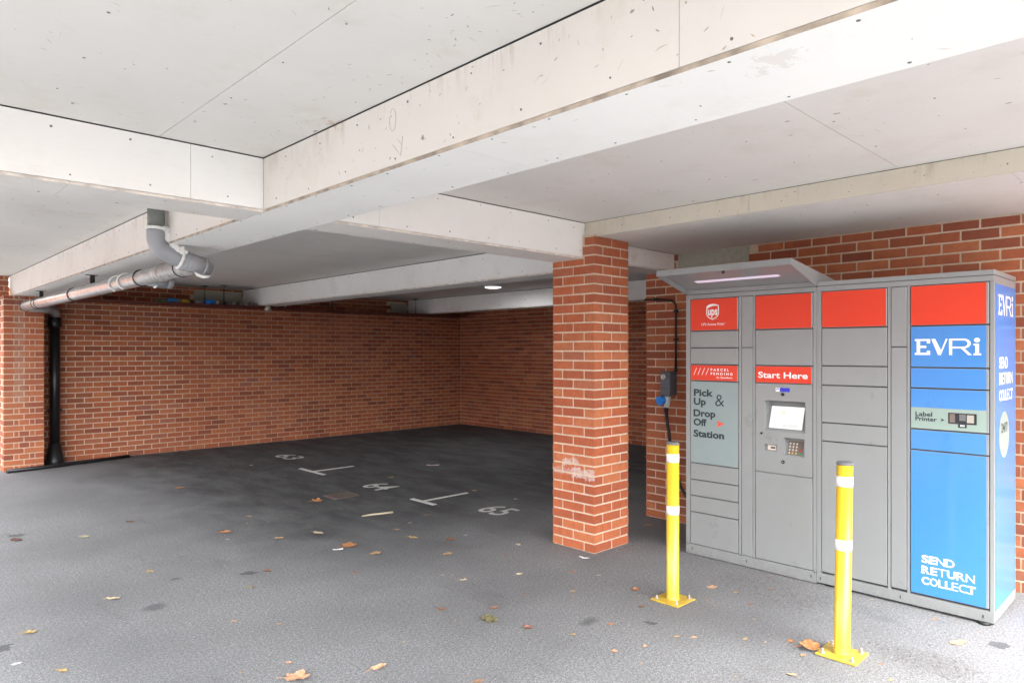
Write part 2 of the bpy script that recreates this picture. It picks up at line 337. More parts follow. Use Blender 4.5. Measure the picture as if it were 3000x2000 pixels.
# ------------------------------------------------------------ brickwork
BV = []
for k in range(6):
    bm = bmesh.new(); addbox(bm, -0.1064, 0.1064, -0.051, 0.051, -0.0312, 0.0312, 0.0025)
    for v in bm.verts: v.co += Vector((random.uniform(-1, 1), random.uniform(-1, 1), random.uniform(-1, 1))) * 0.0012
    d = bpy.data.meshes.new('brick'); bm.to_mesh(d); bm.free(); BV.append(d)
def bricks_finish(parent, bricks, mat, limit=300, vis=None):
    """bricks: (x, y, z, angle, length, depth, height); the ones that show largest become parts, the rest one stuff part"""
    sc = []
    for b_ in bricks:
        p = project(b_[0], b_[1], b_[2]); s = 0
        if p and -20 < p[0] < 3020 and -20 < p[1] < 2020 and (vis is None or vis(b_[0], b_[1], b_[2])): s = 1 / p[2]
        sc.append(s)
    order = sorted(range(len(bricks)), key=lambda i: -sc[i]); top = [i for i in order[:limit] if sc[i] > 0]; rest = [i for i in range(len(bricks)) if i not in set(top)]
    for i in top:
        x, y, z, a, L, D, H = bricks[i]
        d = BV[random.randrange(6)]
        key = d.name + mat
        if key not in BMAT: c = d.copy(); c.name = 'brick'; c.materials.append(M[mat]); BMAT[key] = c
        o = bpy.data.objects.new('brick', BMAT[key]); C.objects.link(o)
        o.parent = parent; o.location = Vector((x, y, z)) - parent.location; o.rotation_euler = (0, 0, a); o.scale = (L / 0.215, D / 0.102, H / 0.065)
    if rest:
        V, F, T = [], [], []
        for i in rest:
            x, y, z, a, L, D, H = bricks[i]; t = random.random(); ca, sa = math.cos(a), math.sin(a); n = len(V)
            for dz in (-H / 2, H / 2):
                for dy in (-D / 2, D / 2):
                    for dx in (-L / 2, L / 2): V.append((x + ca * dx - sa * dy - parent.location.x, y + sa * dx + ca * dy - parent.location.y, z + dz - parent.location.z))
            for f in ((0, 2, 3, 1), (4, 5, 7, 6), (0, 1, 5, 4), (1, 3, 7, 5), (3, 2, 6, 7), (2, 0, 4, 6)): F.append([n + q for q in f]); T.append(t)
        d = bpy.data.meshes.new('bricks'); d.from_pydata(V, [], F); at = d.attributes.new('tint', 'FLOAT', 'FACE'); at.data.foreach_set('value', T)
        d.materials.append(M[mat]); o = bpy.data.objects.new('brickwork', d); C.objects.link(o); o.parent = parent; o['kind'] = 'stuff'
BMAT = {}
def face_bricks(p0, p1, nrm, ztop, z0=0.0, rowfn=None, ph=0.0, skip=None):
    """stretcher bond along p0->p1, front faces on the line, body behind (opposite of nrm)"""
    p0, p1, n = Vector(p0), Vector(p1), Vector(nrm); L = (p1 - p0).length; u = (p1 - p0) / L; a = math.atan2(u.y, u.x); out = []
    k = 0
    while z0 + k * 0.075 + 0.02 < ztop:
        zb = z0 + k * 0.075 + 0.005; zt = min(zb + 0.065, ztop - 0.003); s = -ph - (0.1125 if k % 2 else 0.0)
        segs = rowfn(k) if rowfn else None
        if segs is None:
            segs = []
            while s < L:
                a0, a1 = max(s, 0.0), min(s + 0.215, L)
                if a1 - a0 > 0.025: segs.append((a0, a1))
                s += 0.225
        for a0, a1 in segs:
            j = random.uniform(-0.0015, 0.0015)
            c = p0 + u * ((a0 + a1) / 2) - n * (0.051 + j)
            if skip and skip(c.x, c.y, (zb + zt) / 2): continue
            out.append((c.x, c.y, (zb + zt) / 2, a, a1 - a0, 0.102, zt - zb))
        k += 1
    return out

LEAVES = [
(1.000,6.967,0.142,"D","dark brown curled leaf near the left edge, nearest the brick pier"),
(1.429,6.680,0.121,"G","greyish beige curled leaf beside the dark brown one at the far left"),
(1.864,6.987,0.079,"B","small beige leaf at the front of the shaded tarmac on the left"),
(2.348,5.991,0.113,"O","pointed orange leaf between the left pier and the parking numbers"),
(2.599,5.491,0.092,"T","narrow tan leaf right of the pointed orange leaf"),
(2.914,5.409,0.118,"C","long cream brown leaf behind the broad orange leaf left of centre"),
(3.507,6.544,0.118,"O","folded orange leaf just in front of the sunken drain"),
(2.740,6.416,0.072,"T","small tan leaf left of the drain on the dark tarmac"),
(1.546,5.306,0.078,"Y","thin yellow leaf on open tarmac behind the cream oval leaf"),
(1.206,4.885,0.091,"C","oval cream leaf left of the dark oil spot"),
(1.922,4.489,0.055,"Y","small ochre leaf below the row of faint oil spots"),
(2.151,4.740,0.059,"B","little brown leaf just behind the small ochre leaf"),
(1.612,3.988,0.048,"P","small peach leaf in the open tarmac right of the oil spots"),
(1.781,3.768,0.039,"T","tiny tan leaf beside white scratches left of centre"),
(0.726,4.624,0.095,"Y","faded yellow leaf in the lower left corner area"),
(0.756,3.958,0.064,"Y","yellow cream leaf at the very bottom left"),
(1.595,3.268,0.045,"P","little pale orange leaf just behind the largest leaf at the bottom edge"),
(1.548,3.085,0.140,"P","very large ragged orange tan leaf at the bottom edge left of centre"),
(2.904,4.885,0.149,"O","broad orange lobed leaf left of the brick column in the middle floor"),
(3.474,5.039,0.066,"T","small pinkish tan leaf in front of the pale stick"),
(3.972,5.277,0.065,"B","small brown leaf below the T shaped line nearest the number 65"),
(3.602,4.456,0.103,"B","broad brown orange leaf halfway between the stick and the column"),
(3.417,4.723,0.098,"Y","thin ochre leaf right of the broad orange leaf"),
(2.937,4.553,0.111,"T","flat tan leaf just in front of the broad orange leaf"),
(3.335,4.154,0.090,"Y","golden leaf in front of the broad brown orange leaf"),
(2.587,4.265,0.053,"R","reddish pink leaf alone on grey tarmac left of centre"),
(3.628,3.812,0.042,"B","upright folded brown leaf left of the column base"),
(3.385,3.420,0.058,"C","curled cream brown leaf below the upright folded leaf"),
(3.030,3.603,0.063,"C","curled cream leaf in the centre of the grey tarmac"),
(3.702,3.194,0.058,"O","small bright orange leaf in front of the column foot"),
(3.782,3.024,0.043,"C","small cream leaf in front of the column's right corner"),
(3.728,2.674,0.072,"O","orange leaf just left of the first bollard's base plate"),
(2.589,3.288,0.058,"B","folded brown leaf left of the moss clump"),
(2.844,3.088,0.075,"R","long pinkish leaf touching the back of the moss clump"),
(2.776,2.729,0.074,"R","rounded pink leaf right of the moss clump"),
(2.886,2.492,0.045,"Y","small yellow leaf in the foreground between moss clump and first bollard"),
(3.157,2.434,0.051,"O","small rusty orange leaf in front and left of the first bollard"),
(2.886,2.202,0.047,"P","peach leaf at the lower right of centre, below the rusty orange one"),
(1.884,2.895,0.085,"P","large folded peach leaf near the bottom edge in the middle left"),
(2.155,2.452,0.055,"O","orange leaf cut by the bottom edge of the view at centre"),
(3.145,3.107,0.031,"R","tiny pink brown leaf behind the rounded pink leaf"),
(3.408,2.940,0.049,"T","tan leaf second in the line in front of the column foot"),
(3.509,2.470,0.046,"B","faded brown leaf left of the front corner of the first base plate"),
(2.995,3.786,0.038,"G","tiny greenish leaf left of the curled cream leaf at centre"),
(3.900,3.948,0.044,"C","tiny cream leaf behind the upright folded leaf"),
(4.128,2.341,0.086,"P","curled peach leaf right of the first bollard, near the lockers"),
(4.238,2.393,0.042,"B","small brown leaf just behind the curled peach leaf by the lockers"),
(4.592,2.177,0.052,"R","red brown leaf nearest the seam between the two locker cabinets"),
(4.392,2.066,0.041,"R","small dark red leaf in front of the red brown leaf by the cabinet seam"),
(4.153,2.186,0.040,"Y","small yellow leaf on the tarmac between the two bollards"),
(4.024,2.022,0.047,"B","brown leaf in the middle between the two bollards"),
(3.276,2.076,0.045,"T","brownish tan leaf in front of the first bollard"),
(3.338,2.004,0.045,"P","pinkish tan leaf right of the one in front of the first bollard"),
(3.523,1.800,0.041,"Y","pale yellow leaf in front of the gap between the bollards"),
(3.671,1.612,0.048,"O","rusty orange leaf behind the big leaf at the second bollard"),
(3.646,1.500,0.135,"O","big torn orange leaf tucked against the second bollard's base plate"),
(3.544,1.493,0.039,"T","small tan leaf under the edge of the big torn orange leaf"),
(3.293,1.439,0.056,"P","peach leaf near the bottom edge left of the second bollard"),
(3.733,1.179,0.034,"R","small red brown leaf right of the second bollard's base plate"),
(3.051,2.126,0.033,"P","tiny peach leaf in the foreground left of the first bollard"),
(5.193,3.575,0.080,"T","faded tan leaf by the foot of the wall end behind the column"),
(4.583,1.156,0.044,"T","beige leaf under the front of the blue lettered locker"),
(4.299,0.973,0.107,"P","long pale peach leaf in front of the locker's right corner"),
(3.585,1.089,0.033,"Y","small yellow leaf at the bottom edge right of the second bollard"),
(4.842,7.152,0.076,"Y","small yellow leaf on the dark tarmac behind the number 64"),
(5.061,5.823,0.077,"T","little tan leaf right of the T shaped line near the number 65"),
(5.090,5.192,0.051,"C","tiny cream leaf left of the column in the shade behind the number 65"),
(3.690,5.149,0.044,"T","tiny tan leaf between the stick and the small brown leaf"),
(2.955,9.986,0.064,"O","small orange leaf in the shade near the left wall"),
(2.727,8.276,0.117,"O","long orange leaf on the dark tarmac in front of the number 63"),
(3.985,9.271,0.056,"C","tiny cream leaf in the shade left of the number 63"),
]
# ------------------------------------------------------------ ground, slab
HC, HL, ZB = 2.590, 2.470, 2.303
g = bmesh.new()
for f in (((-90, -90), (110, -90), (110, 110), (-90, 110)),): g.faces.new([g.verts.new((x, y, 0)) for x, y in f])
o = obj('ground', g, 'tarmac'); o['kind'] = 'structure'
YE, XE = -0.80, -1.15                     # the open edges of the covered parking
o = box('concrete_slab', XE, 9.9, YE, 11.9, HC + 0.016, 2.95, 'board_grey'); o['kind'] = 'structure'
# out of view: flats over parking; yard blocks added to cut low sky light
def block(label, x0, x1, y0, y1, z0, z1, wins):
    t = thing('brick_building', label, 'building', ((x0 + x1) / 2, (y0 + y1) / 2, z0)); box('walls', x0, x1, y0, y1, z0, z1, 'brick', t); box('parapet', x0 - 0.1, x1 + 0.1, y0 - 0.1, y1 + 0.1, z1, z1 + 0.25, 'padstone', t)
    for face, c, a0, a1 in wins:
        a = a0
        while a < a1:
            z = z0 + 1.0
            while z + 1.4 < z1:
                if face == 'y': f = box('window', a, a + 1.3, c - 0.03, c + 0.03, z, z + 1.3, 'board_bright', t); box('pane', a + 0.08, a + 1.22, c - 0.04, c + 0.04, z + 0.08, z + 1.22, 'glass_black', f)
                else: f = box('window', c - 0.03, c + 0.03, a, a + 1.3, z, z + 1.3, 'board_bright', t); box('pane', c - 0.04, c + 0.04, a + 0.08, a + 1.22, z + 0.08, z + 1.22, 'glass_black', f)
                z += 2.9
            a += 3.2
    return t
block('red brick flats standing on the slab over the covered parking', XE + 0.15, 9.8, YE + 0.12, 11.8, 2.951, 8.6, [('y', YE + 0.12, -2.5, 8.5)])
block('low brick block added across the yard behind the viewpoint to cut sky light', -14, 13, -19, -13, 0.0, 2.5, [('y', -13, -12, 11)])
block('red brick block added at the left side of the yard to cut sky light', -22, -16, -10, 22, 0.0, 4.6, [('x', -16, -8, 20)])
block('red brick block added beyond the back of the parking to cut sky light', -15.5, 10, 27, 32, 0.0, 3.6, [('y', 27, -10, 8)])

ceil_ = box('ceiling', XE + 0.02, 9.6, YE + 0.02, 11.6, HC + 0.0125, HC + 0.0150, 'cap_grey'); ceil_['kind'] = 'structure'
def cboard(x0, x1, y0, y1, z=HC, mat='board'):
    o = box('ceiling_board', x0 + 0.0015, x1 - 0.0015, y0 + 0.0015, y1 - 0.0015, z, z + 0.012, mat, ceil_); return o
B1a, B1b, CRa, CRb, B2x = 1.565, 1.960, 3.490, 3.800, 4.190
for x0, x1 in ((XE, -0.145), (-0.145, 1.055), (1.055, B1a)): cboard(x0, x1, YE, CRa)
for x0, x1 in ((XE, -0.145), (-0.145, B1a)):
    for y0, y1 in ((CRb, 6.84), (6.84, 9.2), (9.2, 11.6)): cboard(x0, x1, y0, y1)
for y0, y1 in ((YE, 1.23), (1.23, CRa)): cboard(B1b, B2x, y0, y1, mat='board')
for y0, y1 in ((CRb, 6.2), (6.2, 8.6), (8.6, 11.39)): cboard(B1b, 4.73, y0, y1)
for y0, y1 in ((CRb, 6.2), (6.2, 8.6), (8.6, 11.39)): cboard(5.05, 8.10, y0, y1)
cboard(8.36, 9.50, CRb, 11.39)
# lowered ceiling over the lockers
low = box('lowered_ceiling', B2x + 0.02, 5.47, YE + 0.02, CRa, HL + 0.0135, HL + 0.09, 'board_grey'); low['kind'] = 'structure'
for y0, y1 in ((YE, 0.72), (0.72, CRa)): box('ceiling_board', B2x + 0.014, 5.472, y0 + 0.0015, y1 - 0.0015, HL, HL + 0.012, 'board', low)
for y0, y1 in ((YE, 0.30), (0.30, 2.115), (2.115, CRa)): box('face_board', B2x, B2x + 0.0125, y0 + 0.001, y1 - 0.001, HL, HC - 0.003, 'board_cream', low)

def screws(parent, spots):
    """spots: (point, outward normal); small dark screw heads"""
    bm = bmesh.new()
    for p, n in spots:
        n = Vector(n); u = n.orthogonal().normalized(); v = n.cross(u); r = random.uniform(0.003, 0.0052); p = Vector(p) + u * random.uniform(-0.012, 0.012) + v * random.uniform(-0.012, 0.012)
        a = [bm.verts.new(p + (u * math.cos(k * math.pi / 4) + v * math.sin(k * math.pi / 4)) * r + n * 0.0012) for k in range(8)]
        c = [bm.verts.new(p + (u * math.cos(k * math.pi / 4) + v * math.sin(k * math.pi / 4)) * r * 1.1 - n * 0.001) for k in range(8)]
        bm.faces.new(a)
        for k in range(8): bm.faces.new((c[k], c[(k + 1) % 8], a[(k + 1) % 8], a[k]))
    o = obj('screw_heads', bm, 'cap_grey', parent); o['kind'] = 'stuff'
def frange(a, b, s):
    x = a
    while x < b: yield x + random.uniform(-0.03, 0.03); x += s

def beam_y(label, x0, x1, y0, y1, seams, zt=HC, mats=('board_grey', 'board_bright'), soff=None, edge='board_edge'):
    t = thing('ceiling_beam', label, 'beam', ((x0 + x1) / 2, (y0 + y1) / 2, ZB))
    cuts = [y0] + seams + [y1]
    for a, b in zip(cuts, cuts[1:]):
        box('side_board', x0 + 0.0005, x0 + 0.0125, a + 0.001, b - 0.001, ZB + 0.0155, zt - 0.006, mats[0], t)
        box('side_board', x1 - 0.0125, x1 - 0.0005, a + 0.001, b - 0.001, ZB + 0.0155, zt - 0.006, mats[0], t)
    cuts = [y0] + (soff or []) + [y1]
    for a, b in zip(cuts, cuts[1:]):
        box('soffit_board', x0, x1, a + 0.001, b - 0.001, ZB, ZB + 0.0125, mats[1], t)
        box('board_edge', x0 - 0.0025, x0 - 0.0002, a + 0.001, b - 0.001, ZB - 0.0008, ZB + 0.0125, edge, t)
    sp = []
    for y in frange(y0 + 0.1, y1 - 0.05, 0.36): sp += [((x0, y, zt - 0.045), (-1, 0, 0)), ((x0, y + 0.1, ZB + 0.045), (-1, 0, 0))]
    for y in frange(y0 + 0.15, y1 - 0.05, 0.30): sp += [((x0 + 0.025, y, ZB), (0, 0, -1)), ((x1 - 0.04, y, ZB), (0, 0, -1))]
    screws(t, sp); return t
def beam_x(label, x0, x1, seams, soff, zt=HC, mats=('board_bright', 'board')):
    t = thing('ceiling_beam', label, 'beam', ((x0 + x1) / 2, (CRa + CRb) / 2, ZB))
    cuts = [x0] + seams + [x1]
    for a, b in zip(cuts, cuts[1:]):
        box('side_board', a + 0.001, b - 0.001, CRa + 0.0005, CRa + 0.0125, ZB + 0.0155, zt - 0.006, mats[0], t)
        box('side_board', a + 0.001, b - 0.001, CRb - 0.0125, CRb - 0.0005, ZB + 0.0155, zt - 0.006, mats[0], t)
    cuts = [x0] + soff + [x1]
    for a, b in zip(cuts, cuts[1:]):
        box('soffit_board', a + 0.001, b - 0.001, CRa, CRb, ZB, ZB + 0.0125, mats[1], t)
        if x0 < 4: box('board_edge', a + 0.004, min(b, 4.15) - 0.001, CRa - 0.0025, CRa - 0.0002, ZB - 0.0008, ZB + 0.0125, 'edge_pale', t)
    sp = []
    for x in frange(x0 + 0.08, x1 - 0.03, 0.34): sp += [((x, CRa, zt - 0.04), (0, -1, 0)), ((x + 0.08, CRa, ZB + 0.05), (0, -1, 0)), ((x, CRb - 0.04, ZB), (0, 0, -1))]
    screws(t, sp); return t
LB = beam_y('long white boarded beam crossing overhead from upper right to the left brick pier', B1a, B1b, YE, 11.38, [0.984, 5.9, 8.1], soff=[1.9, 3.95, 8.6, 9.9])
beam_x('short white boarded beam at the upper left, square to the long beam', XE, B1a - 0.001, [1.199], [0.69])
beam_x('white boarded beam from the long beam to the free standing brick column', B1b + 0.001, 4.189, [2.28], [])
beam_x('short white beam end between the brick column and the locker wall', 4.597, 5.474, [], [], zt=HL)
beam_y('white boarded beam above the shaded bays, behind the hanging pipe', 4.740, 5.040, CRb + 0.001, 11.38, [6.15, 8.3], mats=('board_beam', 'board_beam'), edge='edge_pale')
beam_y('farthest white boarded beam, just behind the round ceiling lamp', 8.110, 8.350, CRb + 0.001, 11.38, [7.3, 9.8], mats=('board_beam', 'board_beam'), edge='edge_pale')
bx = box('column_head', 4.165, 4.596, 3.372, 3.489, HL - 0.001, HL + 0.0125, 'mortar')
bx.parent = low

# scuffs, scratches and pencil marks on the boards
def scuffs(parent, n, fn, nrm):
    bm = bmesh.new(); nrm = Vector(nrm); u = nrm.orthogonal().normalized(); v = nrm.cross(u)
    for k in range(n):
        p = Vector(fn()) + nrm * 0.0008; a = random.uniform(0, 6.28); L = random.choice((0.006, 0.009, 0.013, 0.02, 0.045)) * random.uniform(.7, 1.3); cv = random.uniform(-14, 14) * min(1, 0.03 / L) * 2; wd = random.uniform(0.0004, 0.0012) if L > 0.03 else random.uniform(0.001, 0.003); m = 6; pr = None
        for i in range(m + 1):
            d = u * math.cos(a) + v * math.sin(a); s_ = u * -math.sin(a) + v * math.cos(a); w2 = wd * math.sin(math.pi * (i + 0.3) / (m + 0.6))
            c2 = (bm.verts.new(p + s_ * w2), bm.verts.new(p - s_ * w2))
            if pr: bm.faces.new((pr[0], pr[1], c2[1], c2[0]))
            pr = c2; p = p + d * (L / m); a += cv * L / m
    o = obj('scuff_marks', bm, 'board_edge', parent); o['kind'] = 'stuff'
U = random.uniform
scuffs(ceil_, 110, lambda: (U(0.2, 1.5), U(0.8, 3.4), HC), (0, 0, -1)); scuffs(ceil_, 60, lambda: (1.5 - abs(random.gauss(0, .12)), U(0.8, 3.4), HC), (0, 0, -1))
scuffs(ceil_, 130, lambda: (U(2.0, 4.15), U(0.2, 3.4), HC), (0, 0, -1)); scuffs(ceil_, 70, lambda: (U(2.0, 8), U(3.9, 10), HC), (0, 0, -1)); scuffs(ceil_, 40, lambda: (U(0.3, 1.5), U(4, 10), HC), (0, 0, -1))
scuffs(low, 40, lambda: (U(4.25, 5.4), U(0.2, 3.4), HL), (0, 0, -1)); scuffs(low, 45, lambda: (B2x, U(0.3, 3.4), U(HL + .005, HC - .01)), (-1, 0, 0))
scuffs(LB, 80, lambda: (B1a, U(0.6, 3.45), HC - 0.01 - abs(random.gauss(0, .10)) if random.random() < .6 else U(ZB + .02, HC - .01)), (-1, 0, 0)); scuffs(LB, 70, lambda: (B1a, U(3.85, 10.8), U(ZB + .02, HC - .01)), (-1, 0, 0)); scuffs(LB, 60, lambda: (U(B1a, B1b), U(0.3, 8), ZB), (0, 0, -1))
bm = bmesh.new()
addtube(bm, [(B1a - 0.0005, 2.30 + 0.022 * math.cos(R(k)) , 2.50 + 0.045 * math.sin(R(k))) for k in range(40, 400, 20)], 0.0007, 5); addtube(bm, [(B1a - 0.0005, y, z) for y, z in ((2.30, 2.40), (2.265, 2.365), (2.245, 2.345), (2.232, 2.42))], 0.0007, 5)
o = obj('pencil_marks', bm, 'pencil', LB); o['kind'] = 'stuff'
# scattered screws over the ceiling boards
sp = []
for x0, x1, y0, y1 in ((0.0, 1.5, 1.0, 3.4), (2.05, 4.1, 0.3, 3.4), (0.4, 1.5, 4.0, 10.5), (2.05, 4.6, 4.0, 11)):
    for x in frange(x0 + 0.05, x1, 0.52):
        for y in frange(y0 + 0.05, y1, 0.42): sp.append(((x, y, HC), (0, 0, -1)))
for y in frange(0.3, 3.3, 0.4): sp += [((B2x + 0.3, y, HL), (0, 0, -1)), ((5.1, y, HL), (0, 0, -1)), ((B2x, y, HL + 0.045), (-1, 0, 0))]
screws(ceil_, sp)

# ------------------------------------------------------------ brick walls, column, pier
W1 = thing('brick_wall', 'long red brick wall at the back left, behind the parking numbers', 'wall', (5.7, 11.41, 0))
box('mortar', 1.89, 9.86, 11.4145, 11.75, 0.001, HC + 0.01, 'mortar', W1)
pads = [(3.97, 4.735, 2.335, 2.545), (7.72, 8.105, 2.335, 2.52)]
for a, b, c, d in pads: box('padstone', a, b, 11.402, 11.43, c, d, 'padstone', W1)
inpad = lambda x, y, z: any(a - 0.03 < x < b + 0.03 and c - 0.01 < z < d + 0.01 for a, b, c, d in pads)
bricks_finish(W1, face_bricks((1.89, 11.41), (9.513, 11.41), (0, -1), HC, skip=inpad), 'brick', vis=lambda x, y, z: z > 0.1)
W2 = thing('brick_wall', 'dim red brick wall at the far end, meeting the long wall in the dark corner', 'wall', (9.52, 8.4, 0))
box('mortar', 9.5265, 9.86, 1.7, 11.412, 0.001, HC + 0.01, 'mortar', W2)
bricks_finish(W2, face_bricks((9.52, 11.405), (9.52, 4.8), (-1, 0), HC), 'brick', vis=lambda x, y, z: project(x, y, z)[0] < 1612 or y < 7.1)
W4 = box('light_stop_wall', 5.83, 9.52, 1.7, 2.0, 0.001, HC + 0.01, 'brick'); tag(W4, 'unseen red brick wall added behind the lockers to keep light out of the bays', 'wall')  # unseen wall, added to stop light leaking into the bays
W3 = thing('brick_wall', 'red brick wall behind the parcel lockers', 'wall', (5.48, 1.6, 0))
box('mortar', 5.4845, 5.81, -1.3, 3.803, 0.001, 2.60, 'mortar', W3)
box('padstone', 5.472, 5.50, 2.765, 3.45, 2.335, 2.462, 'padstone', W3)
def inpad3(x, y, z): return 2.74 < y < 3.47 and z > 2.33
def vis3(x, y, z): return z > 1.95 or y < 0.95 or y > 2.95
bk = face_bricks((5.48, 3.81), (5.48, -1.3), (-1, 0), HL - 0.004, rowfn=None, skip=inpad3)
bricks_finish(W3, bk, 'brick', vis=vis3)

COL = thing('brick_column', 'free standing square red brick column with pale paint scuffs', 'column', (4.375, 3.585, 0))
X0, X1, Y0, Y1 = 4.155, 4.595, 3.365, 3.805
box('mortar', X0 + 0.0045, X1 - 0.0045, Y0 + 0.0045, Y1 - 0.0065, 0.001, ZB - 0.001, 'mortar', COL)
box('mortar', X0 + 0.0045, X1 - 0.0045, Y0 + 0.0045, CRa - 0.002, ZB - 0.001, HL - 0.003, 'mortar', COL)
bl = []
for k in range(33):
    zb = k * 0.075 + 0.004; zt = min(zb + 0.065, HL - 0.004); zc = (zb + zt) / 2; H = zt - zb
    if H < 0.02: continue
    full = zb < ZB - 0.03; zf = min(zt, ZB - 0.003); zcf, HF = (zb + zf) / 2, zf - zb
    j = lambda: random.uniform(-0.0012, 0.0012)
    Y = lambda y: (zc, H) if (y < CRa and zt > ZB - 0.003) or zt <= ZB - 0.003 else (zcf, HF)
    def put(x, y, ang, L):
        zz, hh = Y(y); bl.append((x, y, zz, ang, L, 0.102, hh))
    if k % 2 == 0:   # stretchers on the y-normal faces take the corners
        for xx in (X0 + 0.1075, X1 - 0.1075):
            put(xx, Y0 + 0.051 + j(), 0, 0.215)
            if full: put(xx, Y1 - 0.051 + j(), 0, 0.215)
        if full:
            for xx in (X0 + 0.051, X1 - 0.051): put(xx + j(), (Y0 + Y1) / 2, R(90), 0.216)
    else:
        for xx in (X0 + 0.051, X1 - 0.051):
            if full and zt <= ZB - 0.003:
                for yy in (Y0 + 0.1075, Y1 - 0.1075): put(xx + j(), yy, R(90), 0.215)
            else: put(xx + j(), Y0 + 0.06, R(90), 0.12)
        put((X0 + X1) / 2, Y0 + 0.051, 0, 0.216)
        if full: put((X0 + X1) / 2, Y1 - 0.051, 0, 0.216)
bricks_finish(COL, bl, 'brick_column')

PR = thing('brick_pier', 'red brick pier at the far left edge with a whitish drip stain', 'pier', (1.66, 11.2, 0))
box('mortar', 1.4465, 1.8785, 10.9565, 11.9, 0.001, ZB - 0.003, 'mortar', PR)
box('mortar', 1.40, 1.55, 11.40, 11.9, ZB, HC + 0.4, 'mortar', PR)
def pier_row(k):
    if k % 2: return [(0.0, 0.215), (0.225, 0.44)]
    out, s = [], 0.0
    for L in (0.105, 0.045, 0.105, 0.05, 0.095): out.append((s, s + L)); s += L + 0.01
    return out
def pier_side(k):
    out, s = [], 0.108 if k % 2 == 0 else 0.115
    s = 0.112
    if k % 2: s = 0.225 - 0.1125 + 0.1125
    while s < 0.9: out.append((s, min(s + 0.215, 0.94))); s += 0.225
    return out
bl = face_bricks((1.44, 10.95), (1.88, 10.95), (0, -1), ZB - 0.004, rowfn=pier_row)
bl += face_bricks((1.44, 10.95), (1.44, 11.89), (-1, 0), ZB - 0.004, rowfn=pier_side)
bricks_finish(PR, [b for b in bl], 'brick_pier')
bl = face_bricks((1.395, 11.40), (1.395, 11.89), (-1, 0), HC + 0.4, z0=ZB + 0.002) + face_bricks((1.395, 11.395), (1.56, 11.395), (0, -1), HC, z0=ZB + 0.002)
bricks_finish(PR, bl, 'brick', limit=20)

# ------------------------------------------------------------ parcel lockers
XF = 4.70
def door(parent, y1, y0, z0, z1, mat='locker_grey', gap=0.0025, name='door'):
    return box(name, 4.698, 4.7155, y0 + gap, y1 - gap, z0 + gap, z1 - gap, mat, parent, bev=0.0022)
def film(parent, y1, y0, z0, z1, mat):
    return box('film', 4.6973, 4.6985, y0, y1, z0, z1, mat, parent)
def cabinet(t, ya, yb, bars, zb):
    if ya > 1.5:      # the kiosk column is hollow behind its screen and keypad
        box('body', 4.812, 5.29, ya, yb, zb, 2.009, 'locker_grey', t)
        bm = bmesh.new(); bk = bmesh.new()
        for a, b, c, d in ((2.3255, yb, zb, 2.009), (ya, 1.9105, zb, 2.009), (1.911, 2.325, zb, 0.712), (1.911, 2.325, 1.347, 2.009)):
            addbox(bm, 4.722, 4.8115, a, b, c, d); addbox(bk, 4.7165, 4.7215, a + (0.004 if a == ya else 0), b - (0.004 if b == yb else 0), c + 0.003, d - 0.004)
        obj('front_shell', bm, 'locker_grey', t); obj('backing', bk, 'locker_dark', t)
    else:
        box('body', 4.722, 5.29, ya, yb, zb, 2.009, 'locker_grey', t)
        box('backing', 4.7165, 4.7215, ya + 0.004, yb - 0.004, zb + 0.01, 2.005, 'locker_dark', t)
    for b1, b0 in bars: box('frame_post', XF, 4.718, b0, b1, zb + 0.0655, 1.976, 'locker_grey', t, bev=0.0012)
    box('base_rail', XF, 4.718, ya, yb, zb, 0.0815, 'locker_grey', t, bev=0.0012)
    box('top_rail', XF, 4.718, ya, yb, 1.9765, 2.009, 'locker_grey', t, bev=0.0012)
    box('seal', XF + 0.004, 5.286, ya + 0.003, yb - 0.003, 2.009, 2.0125, 'locker_dark', t)
T1 = thing('parcel_locker', 'grey parcel locker cabinet with screen, keypad and lit canopy, nearest the column', 'locker', (5.0, 2.39, 0))
cabinet(T1, 1.8885, 2.893, [(2.893, 2.8555), (2.4515, 2.4315), (2.341, 2.3255), (1.911, 1.8885)], 0.006)
def slot(t, y, z=0.046, r=0.0035): box('bolt_slot', 4.6985, 4.7005, y - r, y + r, z - 0.009, z + 0.009, 'locker_dark', t)
for y in (2.838, 2.39, 1.925): slot(T1, y)
yA1, yA0 = 2.8535, 2.454
dA = {}
for z0, z1, mt in ((1.729, 1.9745, 'film_red'), (1.600, 1.727, None), (1.473, 1.598, None), (1.347, 1.471, 'film_red'), (0.712, 1.345, 'film_sage'), (0.584, 0.710, None), (0.460, 0.582, None), (0.334, 0.458, None), (0.084, 0.332, None)):
    d = door(T1, yA1, yA0, z0, z1); dA[z0] = d
    if mt: film(d, yA1 - 0.005, yA0 + 0.009, z0 + 0.005, z1 - 0.005, mt)
door(T1, 2.429, 2.3435, 1.601, 1.9745, name='service_panel', gap=0.0015); door(T1, 2.429, 2.3435, 0.084, 1.599, name='service_panel', gap=0.0015)
box('etched_plate', 4.6972, 4.699, 2.377, 2.412, 1.795, 1.865, 'locker_grey', T1)
dB = {}
for z0, z1, mt in ((1.729, 1.9745, 'film_red'), (1.473, 1.727, None), (1.347, 1.471, 'film_red'), (0.084, 0.712, None)):
    d = door(T1, 2.323, 1.913, z0, z1); dB[z0] = d
    if mt: film(d, 2.318, 1.922, z0 + 0.005, z1 - 0.005, mt)
